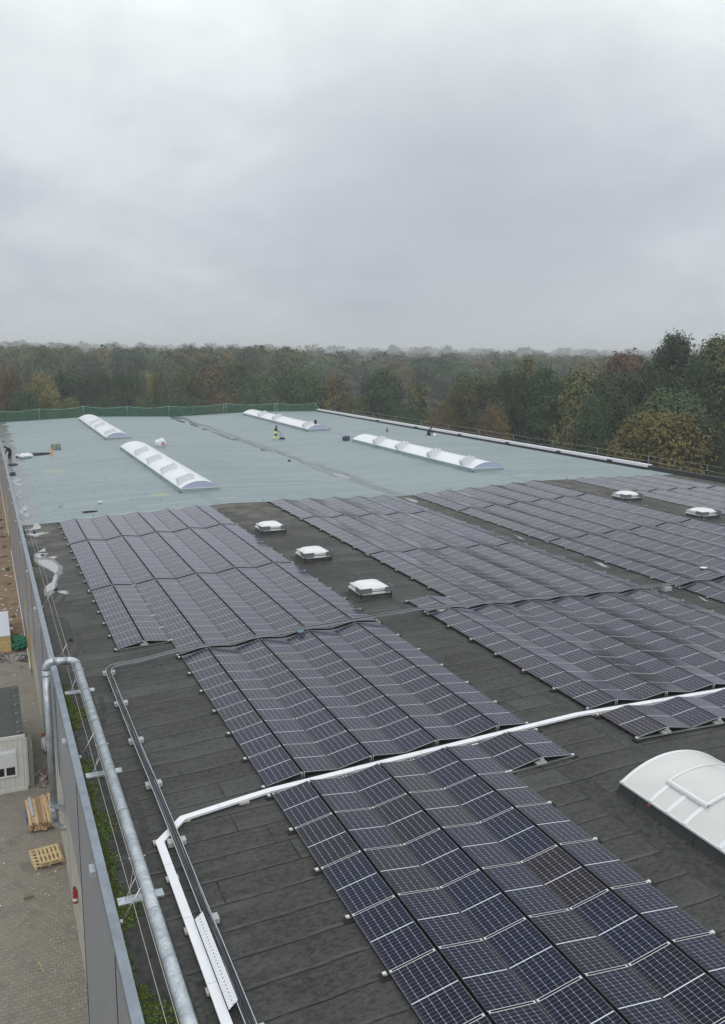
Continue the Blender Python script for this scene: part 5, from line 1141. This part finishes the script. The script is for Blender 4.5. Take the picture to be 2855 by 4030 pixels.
for i, (p0, p1, l_) in enumerate((((-5.7, 6.9), (-5.55, 6.3), 'short pale stick lying on the pavers at bottom left'), ((-5.1, 11.65), (-4.5, 12.0), 'thin bent stick leaning towards the plinth below the pallets'), ((-5.1, 19.9), (-4.8, 20.3), 'short white lath lying beside the container roof edge'), ((-4.85, 19.1), (-5.05, 19.6), 'pale stick lying in the shade by the duct'))):
    mb = MB(); mb.tube([(p0[0], p0[1], G+.02), ((p0[0]+p1[0])/2, (p0[1]+p1[1])/2+.03, G+.03), (p1[0], p1[1], G+.02)], .016, 6); tag(mb.build('stick', wds[0] if i != 2 else M['white']), l_, 'stick')
mb = MB(); mb.tube([(-5.45+.33*math.sin(a*.7), 6.2+.2*math.cos(a*1.1)+a*.02, G+.015) for a in [k*.5 for k in range(14)]], .012, 6); tag(mb.build('plastic_strap', mat('strap', (.35, .34, .30), .5), smooth=True), 'curled grey plastic strap lying on the pavers near the bottom', 'strap')

# ------------------------------------------------------------------ trees
def leaf_mesh(P_, Nn, size, tint, aspect=1.0):
    """one quad per point; P_ (n,3), Nn normals, size (n,), tint (n,)"""
    n = len(P_); a = rng.normal(size=(n, 3)); t1 = np.cross(Nn, a); t1 /= np.linalg.norm(t1, axis=1, keepdims=True)+1e-9; t2 = np.cross(Nn, t1)
    s = size[:, None]*.5; V = np.stack([P_-t1*s-t2*s*aspect, P_+t1*s-t2*s*aspect, P_+t1*s+t2*s*aspect, P_-t1*s+t2*s*aspect], 1).reshape(-1, 3)
    return V, tint.repeat(4)
def mesh_np(name, V, tint, m):
    n = len(V)//4; me = bpy.data.meshes.new(name); me.vertices.add(len(V)); me.vertices.foreach_set('co', V.astype(np.float32).ravel()); me.loops.add(len(V)); me.loops.foreach_set('vertex_index', np.arange(len(V), dtype=np.int32))
    me.polygons.add(n); me.polygons.foreach_set('loop_start', np.arange(0, len(V), 4, dtype=np.int32)); me.polygons.foreach_set('loop_total', np.full(n, 4, dtype=np.int32))
    at = me.attributes.new('tint', 'FLOAT', 'POINT'); at.data.foreach_set('value', tint.astype(np.float32)); me.materials.append(m); me.update(); me.validate(); return me
def crown_pts(kind, H, Rw, nclump, nleaf, ls):
    Ps, Ns, Ss, Ts = [], [], [], []
    for i in range(nclump):
        u = rng.uniform(0, 1)
        if kind == 'round':
            zc_ = H*(.30+.66*u); prof = math.sin(math.pi*min(1, max(0.02, (zc_/H-.18)/.86)))**.55
        elif kind == 'tall':
            zc_ = H*(.18+.80*u); prof = (math.sin(math.pi*min(1, max(.02, (zc_/H-.05)/.97)))**.7)
        elif kind == 'droop':
            zc_ = H*(.35+.62*u**.8); prof = math.sin(math.pi*min(1, max(.02, (zc_/H-.2)/.83)))**.7
        else:
            zc_ = H*(.10+.88*u); prof = (1-zc_/H)*1.0+.03
        a = rng.uniform(0, 6.283); rad = Rw*prof*(rng.uniform(.0, 1)**.42)*.92
        lob = 1+.22*math.sin(2*a+H)+.14*math.sin(3*a+1.7*H+zc_*.5)
        c = np.array([math.cos(a)*rad*lob, math.sin(a)*rad*lob, zc_]); cr = Rw*rng.uniform(.20, .36)*(1 if kind != 'spruce' else .55*(1-zc_/H)+.12)
        nl = int(nleaf*rng.uniform(.6, 1.3)); d = rng.normal(size=(nl, 3)); d /= np.linalg.norm(d, axis=1, keepdims=True)
        rr = cr*rng.uniform(.45, 1.12, nl)[:, None]
        if kind == 'droop': off = d*rr*np.array([.8, .8, .6]); off[:, 2] -= rng.uniform(0, 1, nl)**1.5*H*.14
        elif kind == 'spruce': off = d*rr*np.array([1.5, 1.5, .35]); off[:, 2] -= .25*np.linalg.norm(off[:, :2], axis=1)
        else: off = d*rr*np.array([1.1, 1.1, .8])
        P_ = c+off; oc = np.array([c[0], c[1], (c[2]-H*.5)*.8]); oc = oc/(np.linalg.norm(oc)+1e-6); nrm = d*.75+oc*.45+rng.normal(size=(nl, 3))*.28+np.array([0, 0, .45]); nrm /= np.linalg.norm(nrm, axis=1, keepdims=True)
        Ps.append(P_); Ns.append(nrm); Ss.append(ls*rng.uniform(.6, 1.35, nl)); Ts.append(np.clip(rng.uniform(.15, .75)+rng.normal(0, .07, nl), 0, 1))
    return np.concatenate(Ps), np.concatenate(Ns), np.concatenate(Ss), np.concatenate(Ts)
def trunk_mesh(kind, H, Rw, m):
    mb = MB(); r0 = H*.016; lean = random.uniform(-.02, .02)*H
    top = .9 if kind != 'spruce' else .98
    mb.tube([(0, 0, 0), (lean*.2, .05, H*.25), (lean*.6, -.05, H*.55), (lean, 0, H*top)], [r0*1.25, r0, r0*.6, r0*.12], 8)
    for k in range(9):
        a = k*2.4; z0 = H*(.28+.06*k); ln = Rw*random.uniform(.55, .85); mb.tube([(lean*z0/H, 0, z0), (math.cos(a)*ln*.5, math.sin(a)*ln*.5, z0+ln*.35), (math.cos(a)*ln, math.sin(a)*ln, z0+ln*.55)], [r0*.45, r0*.28, r0*.08], 5)
    return mb.mesh('trunk', m, smooth=True)
PT = {}
def proto(key, kind, H, Rw, nc, nl, ls, bark):
    P_, Nn, S_, T_ = crown_pts(kind, H, Rw, nc, nl, ls); V, t_ = leaf_mesh(P_, Nn, S_, T_, 1.0 if kind != 'droop' else 1.6)
    PT[key] = (mesh_np('crown', V, t_, L['dark']), trunk_mesh(kind, H, Rw, M[bark]), H, Rw)
for k in range(4): proto('round%d' % k, 'round', 16, 6.0, 95, 62, .42, 'bark')
for k in range(2): proto('tall%d' % k, 'tall', 20, 4.8, 130, 62, .42, 'bark')
for k in range(2): proto('droop%d' % k, 'droop', 17, 3.6, 70, 70, .26, 'bark_birch')
for k in range(3): proto('fine%d' % k, 'round', 14, 6.2, 170, 95, .26, 'bark')
for k in range(2): proto('finetall%d' % k, 'tall', 20, 5.4, 210, 90, .27, 'bark')
for k in range(3): proto('far%d' % k, 'round', 15, 6.5, 60, 34, .75, 'bark')
proto('spruce', 'spruce', 20, 3.2, 120, 30, .4, 'bark')
ntree = 0
def tree(key, col, x, y, H, Rw, label, group, name='tree'):
    global ntree
    cr, tr, h0, r0 = PT[key]; o = thing(name, label, 'tree', (x, y, G), random.uniform(0, 6.28), group); sx, sz = Rw/r0, H/h0
    for nm, me in (('crown', cr), ('trunk', tr)):
        c = bpy.data.objects.new(nm, me); COL.objects.link(c); c.parent = o; c.scale = (sx, sx, sz)
        if nm == 'crown': c.material_slots[0].link = 'OBJECT'; c.material_slots[0].material = L[col]
    ntree += 1; return o
def at_px(sx, sy, dist):
    d = pix_dir(sx, sy); h = math.hypot(d.x, d.y); return CAMP.x+d.x/h*dist, CAMP.y+d.y/h*dist, CAMP.z+d.z/h*dist
NEAR = [ # photo x, top y, distance, crown half-width px, proto, colour, label
 (2605, 1628, 100, 195, 'fine0', 'orange', 'low round maple with orange-brown autumn leaves beyond the right parapet', 'maple_tree'),
 (2662, 1318, 128, 125, 'finetall0', 'dark', 'tallest dark green tree reaching above the horizon at the right', 'deciduous_tree'),
 (2835, 1330, 122, 140, 'finetall1', 'olive', 'tall yellowish green tree cut by the right picture edge', 'deciduous_tree'),
 (2672, 1538, 112, 165, 'fine1', 'green', 'mid green tree rising just behind the orange-brown maple', 'deciduous_tree'),
 (2462, 1388, 165, 120, 'round0', 'red', 'reddish brown crown left of the tallest tree at the right', 'deciduous_tree'),
 (2420, 1478, 128, 150, 'fine2', 'dark', 'dark green tree right of the slender white-trunked birch', 'deciduous_tree'),
 (2282, 1440, 118, 88, 'droop0', 'birch', 'slender birch with pale bare trunk and drooping yellow-green leaves', 'birch_tree'),
 (2140, 1452, 124, 110, 'finetall0', 'dark', 'dark tree with visible brown trunk left of slender birch', 'deciduous_tree'),
 (2076, 1392, 150, 75, 'droop1', 'birch', 'drooping olive birch top poking above dark trees right of centre', 'birch_tree'),
 (2020, 1468, 126, 95, 'fine0', 'dark', 'dark broad tree below the drooping olive birch top', 'deciduous_tree'),
 (1862, 1482, 134, 115, 'fine1', 'olive', 'broad olive-brown tree right of centre behind the parapet', 'deciduous_tree'),
 (1650, 1495, 142, 66, 'droop0', 'birch', 'pale green weeping birch standing between two broad trees', 'birch_tree'),
 (1755, 1585, 132, 70, 'fine2', 'brown', 'low brown bush-like tree behind the white part of the parapet', 'deciduous_tree'),
 (1950, 1600, 120, 80, 'fine2', 'brown', 'low reddish brown tree left of dark trunk behind right parapet', 'deciduous_tree'),
 (1505, 1465, 152, 118, 'fine2', 'dark', 'broad dark tree just right of the end of the green net', 'deciduous_tree'),
 (1318, 1466, 158, 78, 'droop1', 'brown', 'brownish drooping tree behind the right end of green net', 'deciduous_tree'),
 (1180, 1443, 160, 115, 'fine1', 'green', 'fresh green broad tree behind the right part of the net', 'deciduous_tree'),
 (1015, 1475, 158, 80, 'fine0', 'green', 'mid green tree between olive and fresh green ones behind net', 'deciduous_tree'),
 (930, 1425, 172, 70, 'round1', 'olive', 'olive tree just right of the spruce behind the net', 'deciduous_tree'),
 (840, 1432, 176, 80, 'round2', 'brown', 'brownish tree directly in front of the pointed spruce', 'deciduous_tree'),
 (735, 1450, 166, 85, 'fine2', 'olive', 'grey-green tree right of the yellow-topped tree behind the net', 'deciduous_tree'),
 (583, 1472, 164, 46, 'round3', 'yellow', 'small yellow-orange treetop behind left half of the net', 'deciduous_tree'),
 (628, 1480, 163, 38, 'round1', 'olive', 'narrow yellow-green treetop right of the yellow-orange one', 'deciduous_tree'),
 (500, 1468, 160, 88, 'fine0', 'dark', 'dark green tree directly left of the yellow-orange treetop', 'deciduous_tree'),
 (372, 1462, 165, 90, 'fine1', 'dark', 'dark green tree above the far left barrel skylight', 'deciduous_tree'),
 (262, 1458, 168, 85, 'round0', 'dark', 'dark tree with ochre patches second from the left edge group', 'deciduous_tree'),
 (165, 1475, 156, 78, 'fine2', 'yellow', 'ochre yellow tree behind the net at the left', 'deciduous_tree'),
 (95, 1538, 148, 62, 'fine0', 'dark', 'low dark green round tree behind the net at far left', 'deciduous_tree'),
 (15, 1460, 158, 75, 'fine1', 'brown', 'brown-orange tree cut by the left picture edge', 'deciduous_tree'),
 (420, 1560, 148, 70, 'fine2', 'dark', 'low dark bush-like tree just above the net, left part', 'deciduous_tree'),
 (270, 1570, 146, 60, 'fine1', 'olive', 'low olive bush above the net between yellow and dark trees', 'deciduous_tree'),
 (690, 1560, 150, 80, 'fine0', 'dark', 'low dark grey-green bush above middle of the net', 'deciduous_tree'),
 (560, 1570, 147, 60, 'fine1', 'green', 'low green bush above net below the yellow treetop', 'deciduous_tree'),
 (880, 1555, 152, 75, 'fine2', 'brown', 'low brown bush above the net near the crossed posts', 'deciduous_tree'),
 (1060, 1560, 148, 70, 'fine1', 'green', 'low green bush above the net near its right end', 'deciduous_tree'),
 (1400, 1560, 140, 75, 'fine0', 'olive', 'low olive tree behind the corner where net and parapet meet', 'deciduous_tree'),
 (1600, 1600, 130, 80, 'fine2', 'dark', 'low dark shrub in front of the pale weeping birch', 'deciduous_tree'),
 (2350, 1560, 112, 85, 'fine1', 'dark', 'dark green low tree just right of the birch trunk', 'deciduous_tree'),
 (2500, 1600, 122, 90, 'fine0', 'dark', 'dark undergrowth tree left behind the orange-brown maple', 'deciduous_tree'),
 (2810, 1650, 104, 80, 'fine2', 'dark', 'dark low tree right of the orange-brown maple', 'deciduous_tree'),
 (2560, 1440, 135, 90, 'round2', 'dark', 'dark crown between the reddish tree and the tallest tree', 'deciduous_tree'),
 (2750, 1400, 118, 95, 'finetall1', 'dark', 'dark crown between the two tallest trees at right', 'deciduous_tree'),
 (2232, 1490, 132, 70, 'fine0', 'olive', 'olive crown directly behind slender pale-trunked birch', 'deciduous_tree'),
 (833, 1361, 285, 17, 'spruce', 'spruce', 'single pointed dark spruce standing above the left skyline', 'spruce_tree')]
for sx, sy, dist, hw, key, col, lab, nm in NEAR:
    while True:
        x, y, z = at_px(sx, sy, dist); Rw = hw*dist/FPX
        if y > 127+Rw or x > xr(y)+1.2+Rw: break
        dist += 1.5
    tree(key, col, x, y, z-G, Rw*.88 if key != 'spruce' else Rw*1.6, lab, None, nm)
taken = [at_px(t_[0], t_[1], t_[2])[:2] for t_ in NEAR]
cols = ['dark', 'olive', 'green', 'brown', 'dark', 'olive', 'brown', 'orange']
def band(d0, d1, n, keys, wts, hfun, labs, sep):
    r = random.Random(int(d0)); pts = []; tries = 0; made = []
    while len(pts) < n and tries < 20000:
        tries += 1; sx = r.uniform(-150, 3000); d = math.sqrt(r.uniform(d0*d0, d1*d1)); x, y, z = at_px(sx, 1368, d)
        if any((x-a)**2+(y-b)**2 < sep*sep for a, b in pts) or any((x-a)**2+(y-b)**2 < 30 for a, b in taken): continue
        if x < xr(y)+7 and y < 134: continue
        if d < 231 and sx < 2430: continue
        if sx < 1250 and d < 262: continue
        if 1250 < sx < 2420 and d < 290: continue
        pts.append((x, y)); H, col = hfun(r, sx, d); o_ = tree(r.choice(keys), col, x, y, H, r.uniform(5.2, 7.4), labs[col][0], labs[col][1], 'deciduous_tree'); made.append((sx, col, o_)) if 0 < sx < 2855 else None
    cnt = {}
    for sx, col, o_ in sorted(made, key=lambda m_: m_[0]):
        cnt[col] = cnt.get(col, 0)+1; o_['label'] = '%s, %s such from left' % (labs[col][0], ordw(cnt[col]))
def ordw(n): return ORL[n-1] if n <= 24 else ('twenty-' if n < 30 else 'thirty-' if n < 40 else 'forty-')+ORL[n % 10-1] if n % 10 else {30: 'thirtieth', 40: 'fortieth'}[n]
def labs(where): return {c: ('%s treetop in the %s' % (w_, where), '%s trees of the %s' % (w_, where)) for c, w_ in (('dark', 'dark green'), ('olive', 'olive green'), ('green', 'mid green'), ('brown', 'brownish'), ('orange', 'orange'), ('yellow', 'yellow'), ('birch', 'yellow-green'), ('red', 'reddish'))}
def h1(r, sx, d):
    base = 19.3-(1395-1368+r.uniform(-12, 45))*d/FPX if sx < 1150 else 19.3-(1430-1368+r.uniform(-20, 50))*d/FPX
    if sx > 2150: base = 19.3-r.uniform(10, 70)*d/FPX
    return max(9, base), r.choices(['dark', 'olive', 'green', 'brown', 'birch'], [5, 3, 3, 1, 1])[0]
def h2(r, sx, d):
    t_ = (1376 if sx < 1150 else 1408)-1368+r.uniform(-15, 24); return max(10, 19.3-t_*d/FPX), r.choices(['dark', 'olive', 'green', 'brown', 'orange', 'yellow'], [4, 5, 3.5, 3, 1.2, 1.2])[0]
band(172, 230, 40, ['round0', 'round1', 'round2', 'round3', 'tall0', 'tall1'], None, h1, labs('wood close behind the first trees'), 8.0)
band(232, 390, 125, ['round0', 'round1', 'round2', 'round3'], None, h2, labs('hazy wood farther back'), 9.5)
# the far wood: one object, thousands of crowns of leaf-size cards
def far_wood():
    Vs, Ts = [], []
    base = []
    for k in range(3):
        P_, Nn, S_, T_ = crown_pts('round', 13, 6.5, 34, 22, 1.15); base.append((P_, Nn, S_, T_))
    ncr = 0
    for d0, d1, n, keep in ((330, 480, 330, 1.0), (480, 750, 520, .7), (750, 1250, 700, .45), (1250, 2400, 800, .25), (2400, 3200, 500, .2)):
        for _ in range(n):
            sx = rng.uniform(-200, 3050); d = math.sqrt(rng.uniform(d0*d0, d1*d1)); x, y, z = at_px(sx, 1368, d)
            P_, Nn, S_, T_ = base[rng.integers(3)]; m_ = rng.random(len(P_)) < keep; sc_ = (1/math.sqrt(keep))*.95; a = rng.uniform(0, 6.28)
            ca, sa = math.cos(a), math.sin(a); Rm = np.array([[ca, -sa, 0], [sa, ca, 0], [0, 0, 1]]); hs = rng.choice([rng.uniform(.95, 1.25), rng.uniform(1.25, 1.5)], p=[.8, .2]) if d < 1250 else rng.choice([rng.uniform(1.0, 1.4), rng.uniform(1.6, 2.2)], p=[.85, .15]); ws = rng.uniform(.8, 1.35)*(1 if d < 1250 else 1.8)
            if sx > 1250: hs *= .93
            Q = (P_[m_]*np.array([ws, ws, hs]))@Rm.T+np.array([x, y, G]); V, t_ = leaf_mesh(Q, Nn[m_], S_[m_]*sc_*(1 if d < 1250 else 1.7), np.clip(T_[m_]*.5+rng.uniform(0, .5), 0, 1)); Vs.append(V); Ts.append(t_)
    me = mesh_np('far_wood', np.concatenate(Vs), np.concatenate(Ts), leafmat('far_foliage', (.038, .056, .024), (.075, .095, .036), (.15, .135, .048)))
    tag(link('far_wood', me), 'distant autumn woodland fading into the haze up to the horizon', 'woodland', kind='stuff')
far_wood()
# low hills on the horizon
mb = MB(); n = 90
for i in range(n+1):
    sx = -700+4300*i/n; x, y, z = at_px(sx, 1368, 3300)
    t_ = 1372-23*math.exp(-((sx-100)/330)**2)-12*math.exp(-((sx-1150)/500)**2)+3*math.sin(sx*.01)+2*math.sin(sx*.037)
    top = CAMP.z+(1368-t_)*3300/FPX; mb.v += [(x*.93, y*.93, G-1), (x, y, top), (x*1.04, y*1.04, G-1)]
for i in range(n):
    a = i*3; mb.f += [(a, a+3, a+4, a+1), (a+1, a+4, a+5, a+2)]; mb.m += [0, 0]; mb.uv += [[(0, 0)]*4]*2
tag(mb.build('hills', mat('hill_wood', (.05, .06, .04), .95), smooth=True), kind='structure')

# ------------------------------------------------------------------ haze
mb = MB(); mb.box(-3600, 3600, -3600, 3600, G-1.05, 34); hz_ = mb.build('haze', None) if False else None
me = mb.mesh('haze', []) ; hz_ = link('haze', me); tag(hz_, 'pale rain haze lying over the whole landscape', 'haze', kind='stuff')
hm = bpy.data.materials.new('haze'); hm.use_nodes = True; t = hm.node_tree; t.nodes.clear(); pv = N(t, 'ShaderNodeVolumePrincipled'); pv.inputs['Color'].default_value = (.97, .985, 1.0, 1); pv.inputs['Density'].default_value = .0006; pv.inputs['Anisotropy'].default_value = 0.15
ou = N(t, 'ShaderNodeOutputMaterial'); t.links.new(pv.outputs[0], ou.inputs['Volume']); me.materials.append(hm)
